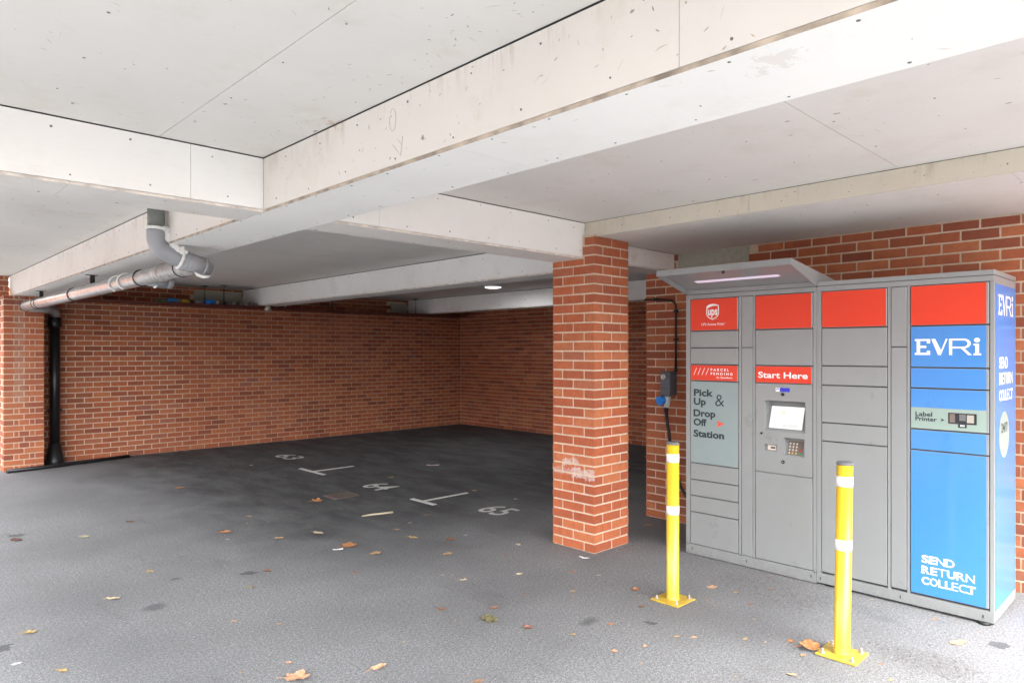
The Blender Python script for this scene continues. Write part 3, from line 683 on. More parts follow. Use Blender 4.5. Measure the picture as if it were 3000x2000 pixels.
# print on column one
d = dA[1.729]
bm = bmesh.new()
def shield(pts_scale, dd, cy=2.6625, cz=1.8705):
    pts = []
    W, Hh = 0.0525 * pts_scale, 0.0605 * pts_scale
    for a, z in ((-1, 0.62), (-0.86, 0.80), (-0.5, 0.95), (0, 1.0), (0.5, 0.95), (1, 0.80), (1, -0.25), (0.9, -0.5), (0.6, -0.75), (0, -1.0), (-0.6, -0.75), (-0.9, -0.5), (-1, -0.25)):
        pts.append((cy - a * W, cz + z * Hh))
    return pts
poly_bm(bm, 'front', list(reversed(shield(1.0, 0))), 0.0014); obj('emblem', bm, 'print_white', d)
bm = bmesh.new()
inn = [(-0.86, 0.36), (-0.5, 0.60), (0.0, 0.74), (0.86, 0.76), (0.86, -0.25), (0.76, -0.45), (0.5, -0.66), (0, -0.86), (-0.5, -0.66), (-0.76, -0.45), (-0.86, -0.25)]
poly_bm(bm, 'front', [(2.6625 - a * 0.0525, 1.8705 + z * 0.0605) for a, z in inn], 0.0019); obj('emblem_field', bm, 'film_red', d)
bm = bmesh.new(); text_bm(bm, 'ups', 'front', 2.7015, 2.6215, 1.826, 1.890, 0.03, 0.0024); text_bm(bm, 'UPS Access Point', 'front', 2.757, 2.566, 1.769, 1.788, 0.006, 0.0014)
text_bm(bm, 'TM', 'front', 2.632, 2.622, 1.812, 1.816, 0.0, 0.0014); text_bm(bm, 'TM', 'front', 2.564, 2.556, 1.784, 1.789, 0.0, 0.0014); obj('lettering', bm, 'print_white', d)
d = dA[1.347]; bm = bmesh.new()
for k in range(4):
    a = 2.824 - k * 0.0345
    poly_bm(bm, 'front', [(a, 1.3925), (a - 0.0045, 1.3925), (a - 0.0285, 1.445), (a - 0.024, 1.445)], 0.0014)
text_bm(bm, 'P A R C E L', 'front', 2.678, 2.528, 1.424, 1.443, 0.03, 0.0014); text_bm(bm, 'P E N D I N G', 'front', 2.678, 2.499, 1.394, 1.413, 0.03, 0.0014)
text_bm(bm, 'by Quadient', 'front', 2.628, 2.500, 1.3655, 1.383, 0.012, 0.0014); obj('lettering', bm, 'print_white', d)
d = dA[0.712]; bm = bmesh.new()
text_bm(bm, 'Pick', 'front', 2.822, 2.657, 1.228, 1.283, 0.034, 0.0014); text_bm(bm, 'Up', 'front', 2.822, 2.719, 1.144, 1.215, 0.034, 0.0014); text_bm(bm, '&', 'front', 2.640, 2.566, 1.160, 1.247, -0.008, 0.0014)
text_bm(bm, 'Drop', 'front', 2.824, 2.639, 1.055, 1.126, 0.034, 0.0014); text_bm(bm, 'Off', 'front', 2.824, 2.712, 1.001, 1.056, 0.034, 0.0014); text_bm(bm, 'Station', 'front', 2.824, 2.567, 0.914, 0.970, 0.034, 0.0014)
obj('lettering', bm, 'print_ink', d)
bm = bmesh.new(); poly_bm(bm, 'front', [(2.630, 1.052), (2.613, 1.028), (2.567, 1.028)], 0.0014); poly_bm(bm, 'front', [(2.613, 1.028), (2.630, 1.002), (2.567, 1.028)], 0.0015); obj('arrow', bm, 'print_orange', d)
d = dB[1.347]; bm = bmesh.new(); text_bm(bm, 'Start Here', 'front', 2.300, 1.946, 1.383, 1.427, 0.022, 0.0014); obj('lettering', bm, 'print_white', d)

# kiosk door with recesses
def holed(y1, y0, z0, z1, holes, mat, parent, name):
    ys = sorted({y0, y1} | {h[i] for h in holes for i in (0, 1)}); zs = sorted({z0, z1} | {h[i] for h in holes for i in (2, 3)}); bm = bmesh.new()
    vg = {}
    def V(y, z):
        if (y, z) not in vg: vg[(y, z)] = bm.verts.new((4.698, y, z))
        return vg[(y, z)]
    for a, b in zip(ys, ys[1:]):
        for c, e in zip(zs, zs[1:]):
            ym, zm = (a + b) / 2, (c + e) / 2
            if any(h[0] < ym < h[1] and h[2] < zm < h[3] for h in holes): continue
            bm.faces.new((V(a, c), V(a, e), V(b, e), V(b, c)))
    r = bmesh.ops.extrude_face_region(bm, geom=bm.faces[:]); bmesh.ops.translate(bm, vec=(0.012, 0, 0), verts=[v for v in r['geom'] if isinstance(v, bmesh.types.BMVert)])
    bmesh.ops.recalc_face_normals(bm, faces=bm.faces[:]); return obj(name, bm, mat, parent)
hs = [(1.963, 2.253, 1.010, 1.224), (1.969, 2.109, 0.846, 0.970), (2.162, 2.253, 0.868, 0.912)]
K = holed(2.3205, 1.9155, 0.7145, 1.3445, hs, 'locker_grey', T1, 'kiosk_panel')
bx = box('recess_shell', 4.795, 4.80, 1.94, 2.29, 0.80, 1.26, 'locker_grey', K)
def recess(h, dt, db, mat='locker_grey'):
    y0, y1, z0, z1 = h; bm = bmesh.new(); F = 4.7105
    a = [bm.verts.new(p) for p in ((F, y0, z0), (F, y1, z0), (4.698 + dt, y1, z1), (4.698 + dt, y0, z1), (F, y1, z1), (F, y0, z1))]
    bm.faces.new((a[0], a[1], a[2], a[3])); bm.faces.new((a[5], a[3], a[2], a[4])); bm.faces.new((a[1], a[4], a[2])); bm.faces.new((a[0], a[3], a[5]))
    return obj('recess', bm, mat, K)
recess(hs[0], 0.085, 0); recess(hs[1], 0.06, 0); recess(hs[2], 0.035, 0)
def slope_quad(bm, h, dt, y0, y1, s0, s1, lift):
    """quad lying on the sloped back of recess h between fractions s0..s1 up the slope"""
    _, _, z0, z1 = h
    P0, P1 = Vector((4.7105, 0, z0)), Vector((4.698 + dt, 0, z1)); n = Vector((-(z1 - z0), 0, (dt - 0.0125))).normalized()
    q = []
    for y, s in ((y1, s0), (y0, s0), (y0, s1), (y1, s1)):
        p = P0.lerp(P1, s) + n * lift; q.append(bm.verts.new((p.x, y, p.z)))
    bm.faces.new(q)
bm = bmesh.new(); slope_quad(bm, hs[0], 0.085, 1.985, 2.238, 0.05, 0.84, 0.002); SC = obj('screen_bezel', bm, 'cap_grey', K)
bm = bmesh.new(); slope_quad(bm, hs[0], 0.085, 1.993, 2.229, 0.085, 0.80, 0.0035); SCR = obj('screen', bm, 'screen_lit', T1)
bm = bmesh.new(); c = Vector((4.698 + 0.053, 2.135, 1.140)); n = Vector((-0.95, 0, 0.30)).normalized(); u = Vector((0, 1, 0)); v = n.cross(u)
ro = [bm.verts.new(c + n * 0.006 + (u * math.cos(k * math.pi / 8) + v * math.sin(k * math.pi / 8)) * 0.013) for k in range(16)]; ri = [bm.verts.new(c + n * 0.006 + (u * math.cos(k * math.pi / 8) + v * math.sin(k * math.pi / 8)) * 0.008) for k in range(16)]
for k in range(16): bm.faces.new((ro[k], ro[(k + 1) % 16], ri[(k + 1) % 16], ri[k]))
obj('screen_icon', bm, 'screen_pale_orange', SCR)
bm = bmesh.new()
for a0, a1, s0, s1 in ((2.03, 2.125, 0.155, 0.165), (2.03, 2.125, 0.215, 0.225), (2.03, 2.033, 0.165, 0.215), (2.12, 2.125, 0.165, 0.215)): slope_quad(bm, hs[0], 0.085, a0, a1, s0, s1, 0.005)
obj('screen_button', bm, 'cap_grey', SCR)
bm = bmesh.new(); slope_quad(bm, hs[1], 0.06, 1.990, 2.097, 0.05, 0.80, 0.002); KP = obj('keypad', bm, 'keypad_metal', K)
for i in range(4):
    for jn in range(4):
        if i == 3 and jn in (0, 1): mt = 'key_steel'
        else: mt = 'key_steel'
        if i == 3: mt = {0: 'key_green', 1: 'key_red', 2: 'keypad_metal', 3: 'keypad_metal'}[jn]
        if jn == 0 and i in (1, 2): mt = 'key_yellow'
        yy = 2.087 - i * 0.0235; s0 = 0.10 + jn * 0.17
        bm = bmesh.new(); slope_quad(bm, hs[1], 0.06, yy - (0.018 if i == 3 else 0.010), yy, s0, s0 + 0.09, 0.004); obj('key', bm, mt, T1)
box('card_reader', 4.7125, 4.73, 2.175, 2.235, 0.873, 0.905, 'key_steel', T1); box('card_slot', 4.709, 4.7125, 2.182, 2.213, 0.884, 0.895, 'cable_black', T1)
def disc(name, y, z, r, mat, parent, x=4.6975, t=0.006):
    return tube(name, [(x - t, y, z), (x + 0.003, y, z)], r, mat, parent, 18)
disc('camera_lens', 2.119, 1.271, 0.0115, 'glass_black', T1); disc('lock', 2.117, 0.799, 0.0115, 'glass_black', T1); disc('lock_core', 2.117, 0.799, 0.004, 'steel', T1, t=0.008)
disc('sensor', 2.274, 0.988, 0.008, 'glass_black', T1)
bm = bmesh.new(); poly_bm(bm, 'front', [(2.171, 1.290), (2.141, 1.290), (2.141, 1.3165), (2.171, 1.3165)], 0.001); ST = obj('sticker', bm, 'print_white', T1)
bm = bmesh.new(); poly_bm(bm, 'front', [(2.1405, 1.290), (2.070, 1.290), (2.070, 1.3165), (2.1405, 1.3165)], 0.001)
poly_bm(bm, 'front', [(2.168, 1.300), (2.162, 1.300), (2.160, 1.307), (2.155, 1.309), (2.150, 1.306), (2.148, 1.300), (2.143, 1.300), (2.147, 1.311), (2.156, 1.3145), (2.164, 1.311)], 0.0014); obj('sticker_print', bm, 'sticker_blue', ST)
# caps and canopy
box('cap', XF - 0.002, 5.292, 1.8885, 2.895, 2.0128, 2.046, 'locker_grey', T1, bev=0.002)
CY0, CY1 = 1.8865, 2.8935
bm = bmesh.new()
def prism(bm, y0, y1, prof):
    a = [bm.verts.new((x, y0, z)) for x, z in prof]; b = [bm.verts.new((x, y1, z)) for x, z in prof]; n = len(prof)
    bm.faces.new(a); bm.faces.new(list(reversed(b)))
    for k in range(n): bm.faces.new((a[k], b[k], b[(k + 1) % n], a[(k + 1) % n]))
sidep = [(4.294, 2.125), (4.700, 2.0135), (5.05, 2.047), (5.05, 2.072), (4.294, 2.167)]
prism(bm, CY0, CY0 + 0.010, sidep); prism(bm, CY1 - 0.010, CY1, sidep)
prism(bm, CY0 + 0.010, CY1 - 0.010, [(4.294, 2.125), (4.306, 2.125), (4.312, 2.150), (4.66, 2.058), (4.690, 2.047), (5.05, 2.047), (5.05, 2.072), (4.294, 2.167)])
bmesh.ops.recalc_face_normals(bm, faces=bm.faces[:]); CAN = obj('canopy', bm, 'locker_grey', T1)
bm = bmesh.new()
sl = lambda x, d=0.0015: 2.150 - (x - 4.312) * (0.092 / 0.348) - d
for xa, xb, ya, yb in ((4.520, 4.562, 2.075, 2.712),):
    bm.faces.new([bm.verts.new(p) for p in ((xa, ya, sl(xa)), (xa, yb, sl(xa)), (xb, yb, sl(xb)), (xb, ya, sl(xb)))])
bmesh.ops.recalc_face_normals(bm, faces=bm.faces[:])
obj('canopy_light', bm, 'led', CAN)
tube('canopy_camera', [(4.37, 2.395, 2.135), (4.37, 2.395, 2.112)], 0.011, 'glass_black', CAN, 14, radii=[0.013, 0.007])

T2 = thing('parcel_locker', 'parcel locker cabinet with large blue and white lettered doors, at the right', 'locker', (5.0, 1.39, 0))
cabinet(T2, 0.888, 1.8855, [(1.8855, 1.8565), (1.4470, 1.4295), (1.3365, 1.3205), (0.9085, 0.888)], 0.016)
for y in (1.862, 1.375, 0.942): slot(T2, y)
box('cap', XF - 0.002, 5.292, 0.886, 1.8875, 2.0128, 2.042, 'locker_grey', T2, bev=0.002)
for z0, z1, mt in ((1.729, 1.9745, 'film_red'), (1.477, 1.727, None), (1.348, 1.475, None), (1.097, 1.346, None), (0.973, 1.095, None), (0.093, 0.971, None)):
    d = door(T2, 1.8545, 1.449, z0, z1)
    if mt: film(d, 1.8495, 1.456, z0 + 0.005, z1 - 0.005, mt)
d = door(T2, 1.4275, 1.3385, 1.601, 1.9745, name='service_panel', gap=0.0015); box('etched_plate', 4.6972, 4.699, 1.372, 1.402, 1.765, 1.825, 'locker_grey', d)
door(T2, 1.4275, 1.3385, 0.096, 1.599, name='service_panel', gap=0.0015)
dD = {}
for z0, z1, fs in ((1.729, 1.9745, [(0, 1, 'film_red')]), (1.476, 1.727, [(0, 1, 'film_blue')]), (1.350, 1.474, [(0, 1, 'film_blue')]), (1.100, 1.348, [(0, 0.53, 'film_mint'), (0.532, 1, 'film_blue')]), (0.973, 1.098, [(0, 1, 'film_blue')]), (0.093, 0.971, [(0, 1, 'film_blue')])):
    d = door(T2, 1.318, 0.9105, z0, z1); dD[z0] = d
    for s0, s1, mt in fs:
        H = z1 - z0 - 0.009; film(d, 1.3145, 0.926, z0 + 0.0045 + H * s0, z0 + 0.0045 + H * s1, mt)
# EVRi wordmark (drawn in the photograph's own proportions)
def word(bm, fx, fz, plane, d0):
    k = [0]
    def pg(pts):
        poly_bm(bm, plane, [(fx(x), fz(z)) for x, z in pts], d0 + k[0] * 0.00006); k[0] += 1
    def rc(x0, z0, x1, z1): pg([(x0, z1), (x1, z1), (x1, z0), (x0, z0)])
    rc(1122, 1145, 1165, 1332); rc(1100, 1145, 1285, 1168); rc(1245, 1145, 1285, 1197); rc(1165, 1224, 1240, 1250); rc(1100, 1306, 1285, 1332); rc(1245, 1283, 1285, 1332)
    pg([(1298, 1145), (1378, 1332), (1410, 1332), (1415, 1280), (1345, 1145)]); pg([(1410, 1332), (1490, 1145), (1468, 1145), (1412, 1282)])
    rc(1505, 1145, 1542, 1332); rc(1542, 1145, 1670, 1165); rc(1542, 1236, 1670, 1256)
    cx, cz = 1670, 1200.5
    for q in range(8):
        a0, a1 = R(-90 + q * 22.5), R(-90 + (q + 1) * 22.5)
        pg([(cx + 82 * math.cos(a0), cz + 55.5 * math.sin(a0)), (cx + 82 * math.cos(a1), cz + 55.5 * math.sin(a1)), (cx + 45 * math.cos(a1), cz + 35.5 * math.sin(a1)), (cx + 45 * math.cos(a0), cz + 35.5 * math.sin(a0))])
    pg([(1640, 1256), (1722, 1332), (1764, 1332), (1682, 1256)])
    pg([(1820 + 34 * math.cos(R(q * 30)), 1163 + 26 * math.sin(R(q * 30))) for q in range(12)])
    rc(1800, 1204, 1842, 1332); rc(1780, 1204, 1842, 1224); rc(1780, 1312, 1865, 1332)
bm = bmesh.new(); word(bm, lambda x: 1.293 - (x - 1100) * (1.293 - 0.950) / 765, lambda z: 1.648 - (z - 1145) * 0.097 / 187, 'front', 0.0014); obj('lettering', bm, 'print_white', dD[1.476])
d = dD[1.100]; bm = bmesh.new(); text_bm(bm, 'Label', 'front', 1.290, 1.199, 1.178, 1.206, 0.025, 0.0014); text_bm(bm, 'Printer', 'front', 1.290, 1.174, 1.150, 1.176, 0.025, 0.0014)
poly_bm(bm, 'front', [(1.156, 1.174), (1.149, 1.164), (1.134, 1.163)], 0.0014); poly_bm(bm, 'front', [(1.149, 1.164), (1.156, 1.153), (1.134, 1.163)], 0.0015); obj('lettering', bm, 'print_ink', d)
PRN = box('label_printer', 4.6955, 4.6995, 0.972, 1.115, 1.145, 1.209, 'glass_black', T2)
box('printer_window', 4.6945, 4.6955, 1.080, 1.108, 1.152, 1.203, 'keypad_metal', PRN); box('paper_feed', 4.6925, 4.6955, 0.985, 1.020, 1.155, 1.200, 'galvanised', PRN)
box('printer_roller', 4.6935, 4.6955, 1.026, 1.058, 1.165, 1.203, 'cap_grey', PRN); box('paper_slot', 4.6955, 4.698, 1.022, 1.064, 1.124, 1.1445, 'glass_black', PRN); box('paper_tab', 4.694, 4.6954, 1.032, 1.054, 1.131, 1.140, 'print_white', PRN)
def slogan(bm, plane, rows, d0):
    """three rows of a slogan set letter by letter in changing weights"""
    for (s, a0, a1, z0, z1), ws in rows:
        wd = [1.25 if ch in 'NRTCDOU' else 1.0 for ch in s]; tot = sum(wd); x = 0
        for ch, wi, bo in zip(s, wd, ws):
            l = a0 + (a1 - a0) * x / tot; r = a0 + (a1 - a0) * (x + wi * 0.93) / tot; x += wi
            text_bm(bm, ch, plane, l, r, z0, z1, bo, d0)
            if bo > 0.025 and ch in 'ERTL':
                e = (r - l) * 0.22
                poly_bm(bm, plane, [(l - e * 0.4, z0), (l + e * 1.6, z0), (l + e * 1.6, z0 + (z1 - z0) * 0.14), (l - e * 0.4, z0 + (z1 - z0) * 0.14)], d0 + 0.0002)
rows_f = [(('SEND', 1.256, 1.080, 0.289, 0.336), (0.03, 0.035, 0.0, 0.012)), (('RETURN', 1.256, 0.978, 0.224, 0.271), (0.03, 0.02, 0.0, 0.035, 0.01, 0.0)), (('COLLECT', 1.256, 0.973, 0.158, 0.205), (0.035, 0.012, 0.02, 0.03, -0.008, 0.0, 0.035))]
bm = bmesh.new(); slogan(bm, 'front', rows_f, 0.0014); obj('lettering', bm, 'print_white', dD[0.093])
# lettered side panel
SP = box('side_panel', 4.7245, 5.274, 0.8868, 0.8882, 0.082, 1.964, 'film_side', T2)
bm = bmesh.new(); word(bm, lambda x: 4.800 + (x - 1100) * 0.40 / 765, lambda z: 1.906 - (z - 1145) * 0.120 / 187, 'side', 0.0008)
obj('lettering', bm, 'print_white', SP); bm = bmesh.new()
rows_s = [(('SEND', 4.82, 5.055, 1.472, 1.540), (0.03, 0.035, 0.0, 0.012)), (('RETURN', 4.82, 5.197, 1.377, 1.447), (0.03, 0.02, 0.0, 0.035, 0.01, 0.0)), (('COLLECT', 4.82, 5.197, 1.281, 1.346), (0.035, 0.012, 0.02, 0.03, -0.008, 0.0, 0.035))]
slogan(bm, 'side', rows_s, 0.0008); obj('lettering', bm, 'print_white', SP)
bm = bmesh.new(); poly_bm(bm, 'side', [(4.955 + 0.135 * math.cos(R(q * 10)), 1.078 + 0.138 * math.sin(R(q * 10))) for q in range(36)], 0.0006); OV = obj('round_label', bm, 'film_mint', SP)
bm = bmesh.new(); text_bm(bm, '24/7', 'side', 4.868, 5.042, 1.090, 1.150, 0.02, 0.0014); text_bm(bm, 'parcel locker', 'side', 4.880, 5.03, 1.035, 1.050, 0.0, 0.0014) if False else None
obj('lettering', bm, 'print_ink', OV)
for y, x in ((0.93, 4.75), (1.82, 4.75), (0.93, 5.22), (1.82, 5.22)):
    tube('foot', [(x, y, 0.0), (x, y, 0.018)], 0.035, 'cable_black', T2, 14)
tube('foot', [(4.715, 0.94, 0.0), (4.715, 0.94, 0.015)], 0.035, 'cable_black', T2, 14)

# ------------------------------------------------------------ bollards
def bollard(label):
    t = thing('bollard', label, 'bollard', (3.745, 2.40, 0), 0, 'yellow steel bollards guarding the lockers')
    cx, cy = 3.745, 2.40
    box('base_plate', cx - 0.1, cx + 0.1, cy - 0.1, cy + 0.1, 0.001, 0.011, 'yellow_paint', t, bev=0.002)
    bm = bmesh.new(); addtube(bm, [(cx, cy, z) for z in (0.011, 0.017, 0.024, 0.985)], 0.0395, 40, True, [0.045, 0.0425, 0.0395, 0.0395]); bmesh.ops.recalc_face_normals(bm, faces=bm.faces[:]); obj('post', bm, 'yellow_paint', t)
    for z0, z1 in ((0.874, 0.927), (0.545, 0.600)): tube('reflective_band', [(cx, cy, z0), (cx, cy, z1)], 0.0402, 'reflective_white', t, 40)
    tube('cap', [(cx, cy, 0.985), (cx, cy, 0.995), (cx, cy, 1.0)], 0.04, 'cap_grey', t, 40, [0.0408, 0.0408, 0.036])
    for sx in (-1, 1):
        for sy in (-1, 1):
            bm = bmesh.new(); x, y = cx + sx * 0.072, cy + sy * 0.072; addtube(bm, [(x, y, 0.011), (x, y, 0.0125)], 0.013, 16); addtube(bm, [(x, y, 0.0125), (x, y, 0.0215)], 0.0095, 6); addtube(bm, [(x, y, 0.0215), (x, y, 0.034)], 0.005, 10)
            bmesh.ops.recalc_face_normals(bm, faces=bm.faces[:]); obj('anchor_bolt', bm, 'galvanised', t)
    return t
b1 = bollard('yellow bollard with two white bands, farther one, left of the locker cabinets')
b2 = b1.copy(); C.objects.link(b2); b2.location = (3.700, 1.357, 0); b2.rotation_euler = (R(0.55), R(1.0), R(2))
b2['label'] = 'yellow bollard with two white bands, nearer one, in front of the lettered cabinet'
for ch in list(b1.children):
    inv = ch.matrix_parent_inverse.copy(); c = ch.copy(); C.objects.link(c); c.parent = b2; c.matrix_parent_inverse = inv

# ------------------------------------------------------------ electrical box on the locker wall
EB = thing('isolator_box', 'dark grey wall mounted power isolator box with a blue plug below', 'switch box', (5.42, 3.52, 1.27))
box('housing', 5.36, 5.478, 3.466, 3.570, 1.165, 1.386, 'box_grey', EB, bev=0.006)
tube('rotary_switch', [(5.36, 3.525, 1.338), (5.338, 3.525, 1.338)], 0.023, 'plug_white', EB, 20); box('switch_grip', 5.330, 5.340, 3.519, 3.531, 1.318, 1.358, 'steel', EB)
box('lid_seam', 5.3585, 5.361, 3.468, 3.568, 1.232, 1.235, 'cable_black', EB)
tube('socket_cap', [(5.395, 3.545, 1.128), (5.325, 3.560, 1.118)], 0.040, 'plug_blue', EB, 22)
tube('plug', [(5.40, 3.520, 1.160), (5.395, 3.518, 1.11), (5.385, 3.520, 1.055)], 0.03, 'plug_white', EB, 16, [0.036, 0.030, 0.024])
tube('plug_gland', [(5.385, 3.520, 1.055), (5.383, 3.520, 1.02)], 0.02, 'cable_black', EB, 14)
cb = tube('power_cable', [(5.383, 3.520, 1.02), (5.378, 3.512, 0.97), (5.36, 3.49, 0.90), (5.355, 3.472, 0.84), (5.355, 3.464, 0.76), (5.36, 3.45, 0.60), (5.40, 3.38, 0.35), (5.42, 3.25, 0.16), (5.42, 3.0, 0.10), (5.40, 2.80, 0.10)], 0.015, 'cable_black', None, 10)
tag(cb, 'black flexible cable hanging from the blue plug down behind the yellow bollard', 'cable')
cd = tube('conduit', [(5.462, 3.469, 1.384), (5.462, 3.469, 1.98)] + arc((5.462, 3.529, 1.98), 0.06, 180, 90, (0, 1, 0), (0, 0, 1), 6) + [(5.462, 3.60, 2.052), (5.462, 3.80, 2.062), (5.50, 3.84, 2.062)], 0.0095, 'cable_black', None, 10)
tag(cd, 'thin black conduit bending across the brick wall above the isolator box', 'conduit')
tube('gland', [(5.462, 3.469, 1.386), (5.462, 3.469, 1.425)], 0.016, 'cable_black', cd, 12)
for y, z in ((3.469, 1.68), (3.469, 1.94)): box('clip', 5.45, 5.478, y - 0.018, y + 0.018, z - 0.012, z + 0.012, 'cable_black', cd)
box('clip', 5.45, 5.478, 3.68, 3.705, 2.045, 2.075, 'cable_black', cd)

# ------------------------------------------------------------ drain pipes under the long beam
DP = thing('waste_pipe', 'long foil wrapped waste pipe slung under the long beam at the left', 'pipe', (1.68, 7.8, 2.16))
pipe = [(1.70, 5.02, 2.165), (1.695, 6.2, 2.162), (1.66, 9.0, 2.155), (1.64, 10.70, 2.150)]
tube('pipe_run', pipe, 0.062, 'foil', DP, 26)
for y in (5.12, 5.5, 6.02, 8.2, 9.86, 10.02, 10.69): ring('strap', (1.70 - (y - 5) * 0.0103, y, 2.165 - (y - 5) * 0.0026), (0, 1, 0), 0.0635, 0.005, 'black_iron' if y not in (5.5,) else 'galvanised', DP)
for y in (6.42, 6.68): ring('sealant_ring', (1.685, y, 2.162), (0.25, 1, 0.1), 0.067, 0.008, 'sealant', DP, a0=150, a1=400)
for y in (7.5, 9.92):
    box('hanger', 1.62, 1.72, y - 0.014, y + 0.014, ZB - 0.006, ZB - 0.0005, 'black_iron', DP); box('hanger', 1.655, 1.695, y - 0.012, y + 0.012, 2.21, ZB - 0.006, 'black_iron', DP)
GP = thing('soil_pipe', 'grey plastic soil pipe bend smeared with white sealant, below the upper left beam', 'pipe', (1.5, 5.0, 2.3))
tube('pipe_stub', [(1.495, 5.0, HC - 0.001), (1.495, 5.0, 2.395)], 0.055, 'pvc_old', GP, 26)
tube('pipe_stub', [(1.555, 5.07, HC - 0.001), (1.555, 5.07, 2.34)], 0.02, 'pvc_old', GP, 12) if False else None
bend = [(1.495, 5.0, 2.405), (1.495, 5.0, 2.365)] + arc((1.60, 5.0, 2.345), 0.105, 180, 245, (1, 0, 0), (0, 0, 1), 7) + [(1.615, 5.0, 2.222), (1.66, 5.0, 2.208)]
tube('bend', bend, 0.061, 'pvc_grey', GP, 26)
ring('sealant_ring', (1.495, 5.0, 2.402), (0.06, 0, 1), 0.061, 0.011, 'sealant', GP)
ring('sealant_ring', (1.648, 5.0, 2.210), (1, 0, -0.28), 0.062, 0.011, 'sealant', GP)
bm = bmesh.new()
for k in range(26):
    s = k / 25; q = Vector((1.538, 4.968, 2.405)).lerp(Vector((1.585, 4.955, 2.295)), min(1, s * 1.7)) if s < 0.6 else Vector((1.585, 4.955, 2.295)).lerp(Vector((1.665, 4.950, 2.258)), (s - 0.6) / 0.4)
    p = q + Vector((random.uniform(-.012, .012), random.uniform(-.008, .004), random.uniform(-.012, .012)))
    bmesh.ops.create_icosphere(bm, subdivisions=2, radius=random.uniform(0.016, 0.027), matrix=Matrix.Translation(p) @ Matrix.Diagonal((1, 0.6, 1, 1)))
for f in bm.faces: f.smooth = True
obj('sealant_smear', bm, 'sealant', GP)
tube('branch', [(1.655, 5.0, 2.208), (1.80, 5.0, 2.172)], 0.064, 'pvc_grey', GP, 26); tube('end_cap', [(1.80, 5.0, 2.172), (1.815, 5.0, 2.168), (1.816, 5.0, 2.168), (1.855, 5.0, 2.158)], 0.05, 'pvc_grey', GP, 26, [0.066, 0.066, 0.050, 0.048])
for x in (1.69, 1.715): ring('rib', (x, 5.0, 2.2 - (x - 1.69) * 0.25), (1, 0, -0.25), 0.0645, 0.003, 'pvc_grey', GP)
ring('sealant_bead', (1.76, 5.0, 2.165), (1, 0.5, -0.25), 0.072, 0.008, 'sealant', GP, a0=200, a1=330) if False else None
bm = bmesh.new(); addtube(bm, [(1.725, 4.95, 2.123), (1.745, 4.94, 2.104), (1.78, 4.935, 2.092), (1.815, 4.94, 2.096), (1.835, 4.945, 2.108)], 0.009, 8, True, [0.004, 0.011, 0.011, 0.008, 0.004]); bmesh.ops.recalc_face_normals(bm, faces=bm.faces[:]); obj('sealant_bead', bm, 'sealant', GP)
G2 = thing('pipe_stub', 'short grey pipe stub with round end cap behind the foil wrapped pipe', 'pipe', (1.8, 5.95, 2.13))
tube('pipe', [(1.71, 5.95, 2.150), (1.85, 5.95, 2.13)], 0.052, 'pvc_grey', G2, 22); tube('end_cap', [(1.85, 5.95, 2.13), (1.90, 5.95, 2.122)], 0.044, 'pvc_grey', G2, 22)
ring('sealant_ring', (1.775, 5.95, 2.14), (1, 0, -0.1), 0.054, 0.008, 'sealant', G2, a0=180, a1=360)
DN = thing('down_pipe', 'black down pipe with grey top bend in the corner beside the left brick pier', 'pipe', (2.06, 11.27, 0))
tube('pipe', [(2.06, 11.27, 0.17), (2.06, 11.27, 2.03)], 0.064, 'pvc_black', DN, 24); tube('socket', [(2.06, 11.27, 1.90), (2.06, 11.27, 1.94), (2.06, 11.27, 2.04)], 0.08, 'pvc_black', DN, 24, [0.066, 0.080, 0.080])
tube('boot', [(2.06, 11.27, 0.0), (2.06, 11.27, 0.05), (2.06, 11.26, 0.30)], 0.1, 'pvc_black', DN, 20, [0.125, 0.115, 0.066])
tube('top_bend', [(2.06, 11.27, 2.04), (2.06, 11.26, 2.085), (2.045, 11.18, 2.125), (1.98, 11.02, 2.14), (1.86, 10.80, 2.14), (1.70, 10.66, 2.14)], 0.06, 'pvc_grey', DN, 22, [0.066, 0.064, 0.062, 0.058, 0.055, 0.055])
for z in (0.75, 1.93): box('bracket', 1.99, 2.155, 11.31, 11.408, z - 0.02, z + 0.02, 'pvc_black', DN)
o = tube('ground_pipe', [(1.46, 10.84, 0.028), (2.0, 10.93, 0.028), (2.5, 11.07, 0.027), (2.98, 11.22, 0.022)], 0.026, 'pvc_black', None, 14)
tag(o, 'black pipe lying on the ground along the foot of the left pier', 'pipe')

# ------------------------------------------------------------ shelf tray along the back wall, with clutter
TR = thing('cable_tray', 'dark red hung tray running along the top of the long brick wall', 'tray', (5.6, 10.95, 2.29))
box('tray_base', 2.02, 9.25, 10.66, 11.36, 2.278, 2.284, 'red_oxide', TR); box('lip', 2.02, 9.25, 10.652, 10.66, 2.276, 2.288, 'red_oxide', TR); box('lip', 2.02, 9.25, 11.36, 11.368, 2.278, 2.300, 'red_oxide', TR)
for x, y in ((3.99, 11.0), (4.16, 10.68), (6.2, 11.0), (7.95, 10.9)):
    tube('hanger_rod', [(x, y, 2.284), (x, y, HC)], 0.007, 'black_iron', TR, 8); box('ceiling_plate', x - 0.045, x + 0.045, y - 0.045, y + 0.045, HC - 0.006, HC - 0.0005, 'black_iron', TR)
def bottle(x, y, L, r, mat, cap, label):
    o = tube('bottle', [(x, y, 2.285 + r), (x + L * 0.7, y, 2.285 + r), (x + L * 0.82, y, 2.285 + r), (x + L, y, 2.285 + r)], r, mat, None, 14, [r, r, r * 0.45, r * 0.4]); tag(o, label, 'bottle', 'bottles lying on the red tray')
    tube('bottle_cap', [(x + L, y, 2.285 + r), (x + L + 0.03, y, 2.285 + r)], r * 0.5, cap, o, 10)
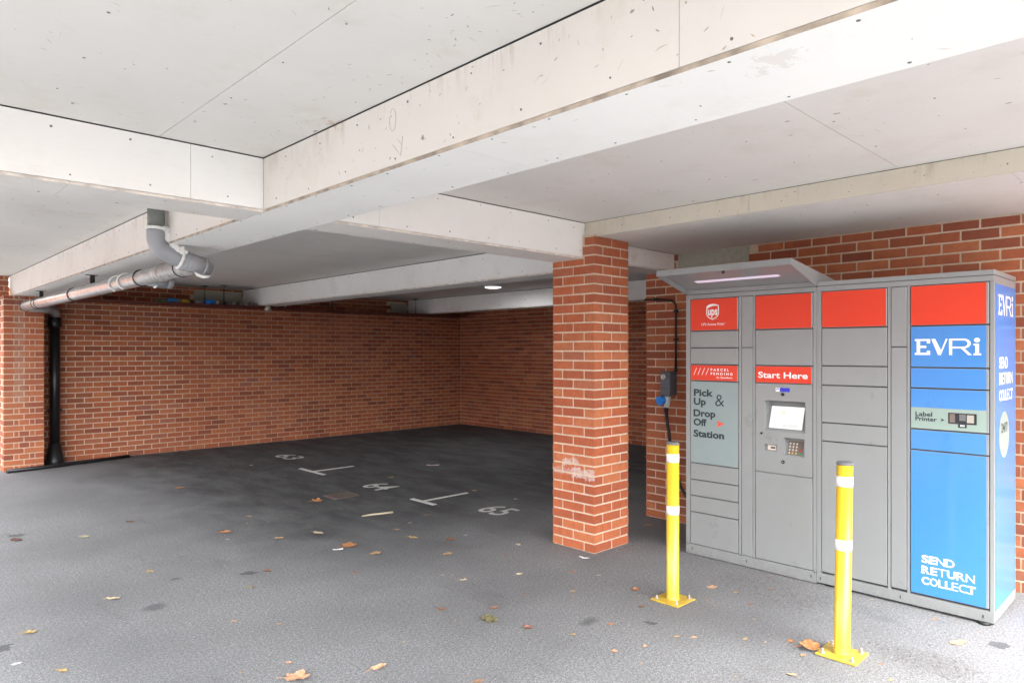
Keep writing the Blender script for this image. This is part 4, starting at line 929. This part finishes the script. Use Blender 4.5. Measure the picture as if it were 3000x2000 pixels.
bottle(3.23, 10.80, 0.14, 0.022, 'bottle_green', 'bottle_green', 'small green bottle lying at the left end of the tray clutter')
bottle(3.38, 10.82, 0.18, 0.038, 'bottle_blue', 'bottle_ochre', 'blue bottle lying between the green bottle and the ochre one')
bottle(3.58, 10.80, 0.12, 0.03, 'bottle_ochre', 'cable_black', 'ochre and black bottle lying between the two blue bottles')
bottle(3.78, 10.84, 0.12, 0.03, 'pvc_grey', 'plug_blue', 'grey bottle lying just left of the rightmost blue bottle')
bottle(3.93, 10.80, 0.16, 0.042, 'plug_blue', 'print_white', 'bright blue bottle lying nearest the hanger rods')
for i, (x, L, z) in enumerate(((4.22, 0.16, 0.05), (4.42, 0.14, 0.045), (4.60, 0.12, 0.05), (4.76, 0.14, 0.05), (4.95, 0.12, 0.045), (5.10, 0.12, 0.05))):
    lab = ('leftmost', 'second', 'third', 'fourth', 'fifth', 'rightmost')[i]
    t = thing('pipe_fitting', '%s of six dull metal pipe fittings in a row on the tray' % lab, 'pipe fitting', (x, 10.78, 2.285), 0, 'metal fittings on the red tray')
    tube('collar', [(x, 10.78, 2.285 + z * 0.7), (x + L * 0.6, 10.78, 2.285 + z * 0.7)], z * 0.65, 'cap_grey', t, 12); tube('pipe_end', [(x + L * 0.6, 10.78, 2.285 + z * 0.7), (x + L, 10.78, 2.285 + z * 0.7)], z * 0.42, 'galvanised', t, 12)
t = thing('smoke_detector', 'small round pale fitting under the beam end at the back wall', 'detector', (5.0, 10.62, 2.25))
tube('dome', [(4.80, 10.55, ZB), (4.80, 10.55, 2.262), (4.80, 10.55, 2.225), (4.80, 10.55, 2.205)], 0.05, 'galvanised', t, 18, [0.02, 0.05, 0.055, 0.03])

LM = thing('ceiling_lamp', 'lit round ceiling lamp in the shaded bays left of the column', 'lamp', (7.20, 7.85, HC))
tube('base', [(7.20, 7.85, HC), (7.20, 7.85, HC - 0.022)], 0.135, 'board', LM, 32); tube('diffuser', [(7.20, 7.85, HC - 0.022), (7.20, 7.85, HC - 0.032), (7.20, 7.85, HC - 0.042)], 0.15, 'lamp_glow', LM, 32, [0.13, 0.125, 0.09])
ld = bpy.data.lights.new('lamp_light', 'AREA'); ld.shape = 'DISK'; ld.size = 0.24; ld.energy = 1.8; ld.color = (0.97, 0.98, 1)
lo = bpy.data.objects.new('lamp_light', ld); C.objects.link(lo); lo.location = (7.20, 7.85, HC - 0.047); lo.parent = LM; lo.matrix_parent_inverse = LM.matrix_basis.inverted()

# ------------------------------------------------------------ floor markings and litter
def marking(body, a0, a1, x0, x1, label):
    bm = bmesh.new(); text_bm(bm, body, 'floor', a0, a1, x0, x1, 0.012, 0.0); o = obj('bay_number', bm, 'road_paint'); tag(o, label, 'bay number')
marking('63', 9.86, 9.36, 4.56, 4.86, 'white painted parking bay number 63, farthest of the numbers')
marking('64', 6.955, 6.585, 4.27, 4.60, 'white painted parking bay number 64 between the two T shaped lines')
marking('65', 5.115, 4.785, 4.44, 4.775, 'white painted parking bay number 65, nearest the column')
def tmark(x0, ya, yb, ym, x1, label):
    bm = bmesh.new(); addbox(bm, x0 - 0.028, x0 + 0.028, ya, yb, 0.0012, 0.0045); addbox(bm, x0 + 0.0285, x1, ym - 0.024, ym + 0.024, 0.0012, 0.0045)
    tag(obj('bay_line', bm, 'road_paint'), label, 'bay line')
tmark(4.345, 7.91, 8.56, 8.23, 4.96, 'white T shaped bay line just in front of the number 63, the farther one')
tmark(4.31, 5.58, 5.98, 5.80, 4.935, 'white T shaped bay line just left of the number 65, the nearer one')
GR = thing('drain_grate', 'dirty sunken drain grate in the tarmac in front of the number 64', 'drain', (3.85, 6.62, 0))
bm = bmesh.new()
for a in ((3.70, 4.0, 6.50, 6.525), (3.70, 4.0, 6.735, 6.76), (3.70, 3.725, 6.525, 6.735), (3.975, 4.0, 6.525, 6.735)): addbox(bm, *a, 0.0015, 0.011)
obj('frame', bm, 'keypad_metal', GR); box('pit', 3.725, 3.975, 6.525, 6.735, 0.001, 0.003, 'cable_black', GR)
for k in range(5): box('bar', 3.745 + k * 0.047, 3.765 + k * 0.047, 6.525, 6.735, 0.0035, 0.008, 'keypad_metal', GR)
o = tube('stick', [(3.50, 5.66, 0.009), (3.60, 5.635, 0.011), (3.70, 5.61, 0.009), (3.80, 5.585, 0.010)], 0.009, 'wood_pale', None, 8, [0.004, 0.009, 0.009, 0.010]); tag(o, 'pale thin stick lying on the tarmac between the drain and the column', 'stick')
bm = bmesh.new()
for k in range(60):
    p = Vector((2.695 + random.uniform(-.03, .03), 2.973 + random.uniform(-.045, .045), random.uniform(0.004, 0.014))); bmesh.ops.create_icosphere(bm, subdivisions=1, radius=random.uniform(0.005, 0.012), matrix=Matrix.Translation(p))
tag(obj('moss_clump', bm, 'moss'), 'yellow green mossy clump on the open tarmac, lower centre', 'moss')
def sheet(name, x, y, sx, sy, rz, mat, label, cat):
    bm = bmesh.new(); n = 5; vs = [[bm.verts.new(((i / n - .5) * sx, (j / 3 - .5) * sy, 0.006 + 0.006 * random.random() + 0.01 * abs(i / n - .5))) for j in range(4)] for i in range(n + 1)]
    for i in range(n):
        for j in range(3): bm.faces.new((vs[i][j], vs[i + 1][j], vs[i + 1][j + 1], vs[i][j + 1]))
    o = obj(name, bm, mat); o.location = (x, y, 0); o.rotation_euler = (0, 0, rz); tag(o, label, cat)
sheet('scrap_paper', 5.757, 7.499, 0.17, 0.07, R(-50), 'paper_pink', 'pale pink scrap of paper on the dark tarmac in the back bays', 'litter')
sheet('scrap_paper', 4.003, 3.519 - 0.18, 0.085, 0.022, R(-75), 'paper_white', 'white scrap lying at the foot of the brick column', 'litter')
sheet('scrap_paper', 2.774, 4.837, 0.08, 0.03, R(-30), 'paper_white', 'white scrap on the grey tarmac left of the broad orange leaf', 'litter')

def leaf_mesh(kind):
    bm = bmesh.new(); n = 22; ring_ = []
    for k in range(n):
        a = 2 * math.pi * k / n
        if kind == 0: r = 0.5 * (0.62 + 0.38 * abs(math.cos(2.5 * a)) ** 0.8) * random.uniform(0.9, 1.05); x, y = r * math.cos(a), r * math.sin(a) * 0.85
        elif kind == 1: x, y = 0.5 * math.cos(a), 0.24 * math.sin(a) * (1 - 0.25 * math.cos(a)) * random.uniform(0.9, 1.08)
        else: r = 0.5 * random.uniform(0.72, 1.0); x, y = r * math.cos(a), 0.55 * r * math.sin(a)
        ring_.append((x, y))
    cz = random.uniform(0.10, 0.2); tw = random.uniform(-0.2, 0.2)
    def H(x, y): return 0.03 + cz * (y * y * 2.2) + 0.35 * abs(x) ** 2 * (0.5 + tw) + 0.10 * math.sin(x * 9 + tw * 10) * abs(y)
    c = bm.verts.new((0, 0, H(0, 0))); mid = [bm.verts.new((x * .55, y * .55, H(x * .55, y * .55) + random.uniform(-.02, .02))) for x, y in ring_]; out = [bm.verts.new((x, y, H(x, y) + random.uniform(0, .05))) for x, y in ring_]
    for k in range(n):
        q = (k + 1) % n; bm.faces.new((c, mid[k], mid[q])); bm.faces.new((mid[k], out[k], out[q], mid[q]))
    st = [bm.verts.new(p) for p in ((-0.42, -0.012, 0.05), (-0.42, 0.012, 0.05), (-0.78, 0.03, 0.03), (-0.78, 0.015, 0.03))]; bm.faces.new(st)
    r = bmesh.ops.extrude_face_region(bm, geom=bm.faces[:]); bmesh.ops.translate(bm, vec=(0, 0, 0.012), verts=[v for v in r['geom'] if isinstance(v, bmesh.types.BMVert)])
    bmesh.ops.recalc_face_normals(bm, faces=bm.faces[:]); return bm
LV = {}
for i, (x, y, s, m_, lab) in enumerate(LEAVES):
    kind = 1 if ('oval' in lab or 'pointed' in lab or 'narrow' in lab or 'thin' in lab or 'long' in lab) else (0 if s > 0.07 and random.random() < .7 else random.choice((0, 2, 2)))
    d = bpy.data.meshes.new('leaf'); bm = leaf_mesh(kind); bm.to_mesh(d); bm.free(); d.materials.append(M['leaf_' + m_])
    o = bpy.data.objects.new('fallen_leaf', d); C.objects.link(o)
    o.location = (x, y, 0.0125 if 'base plate' in lab and 'torn' in lab else 0.001); o.rotation_euler = (random.uniform(-.1, .1), random.uniform(-.1, .1), R(-44) + random.uniform(-.5, .5)); o.scale = (s * .88, s * .95, s * random.uniform(0.6, 1.1))
    if 'upright' in lab or 'folded' in lab: o.scale = (s, s * 0.8, s * 2.0)
    tag(o, lab, 'leaf', 'fallen autumn leaves on the tarmac')
# loose grit and crumbs over the tarmac
bm = bmesh.new()
def crumb(x, y, r, z=0.0):
    m4 = Matrix.Translation((x, y, z + r * 0.3)) @ Matrix.Rotation(random.uniform(0, 3), 4, 'Z') @ Matrix.Diagonal((r, r * random.uniform(.5, 1), r * 0.5, 1))
    vs = [bm.verts.new(m4 @ Vector(p)) for p in ((1, 0, -.3), (-.5, .9, -.3), (-.5, -.9, -.3), (0.1, 0.1, 1))]
    for f in ((0, 1, 3), (1, 2, 3), (2, 0, 3)): bm.faces.new([vs[q] for q in f])
for k in range(420):
    a = random.gauss(0, 1), random.gauss(0, 1); crumb(4.35 + a[0] * 0.13, 2.0 + a[1] * 0.30, random.uniform(0.002, 0.007))
for k in range(120): crumb(3.93 + random.gauss(0, 0.1), 1.02 + random.gauss(0, 0.13), random.uniform(0.003, 0.009))
for k in range(2600): crumb(random.uniform(0.5, 5.2), random.uniform(0.4, 9), random.uniform(0.002, 0.006))
for k in range(500): crumb(random.uniform(1.9, 9.3), 11.36 - abs(random.gauss(0, 0.06)), random.uniform(0.004, 0.014))
for k in range(200): crumb(random.uniform(4.0, 4.7), 3.33 - abs(random.gauss(0, .02)), random.uniform(0.003, 0.008))
o = obj('grit', bm, 'grit'); o['kind'] = 'stuff'
bm = bmesh.new()
for k in range(70):
    x, y = random.uniform(1.2, 4.6), random.uniform(1.2, 9.5); crumb(x, y, random.uniform(0.004, 0.010))
for k in range(90): crumb(random.uniform(1.95, 8.5), 11.37 - abs(random.gauss(0, 0.05)), random.uniform(0.008, 0.02))
for k in range(40): crumb(3.745 + random.uniform(-.2, .2), 2.40 + random.uniform(-.2, .2), random.uniform(0.003, 0.008))
for k in range(40): crumb(random.uniform(4.55, 4.69), random.uniform(0.9, 2.9), random.uniform(0.003, 0.009))
o = obj('leaf_crumbs', bm, 'leaf_T'); o['kind'] = 'stuff'
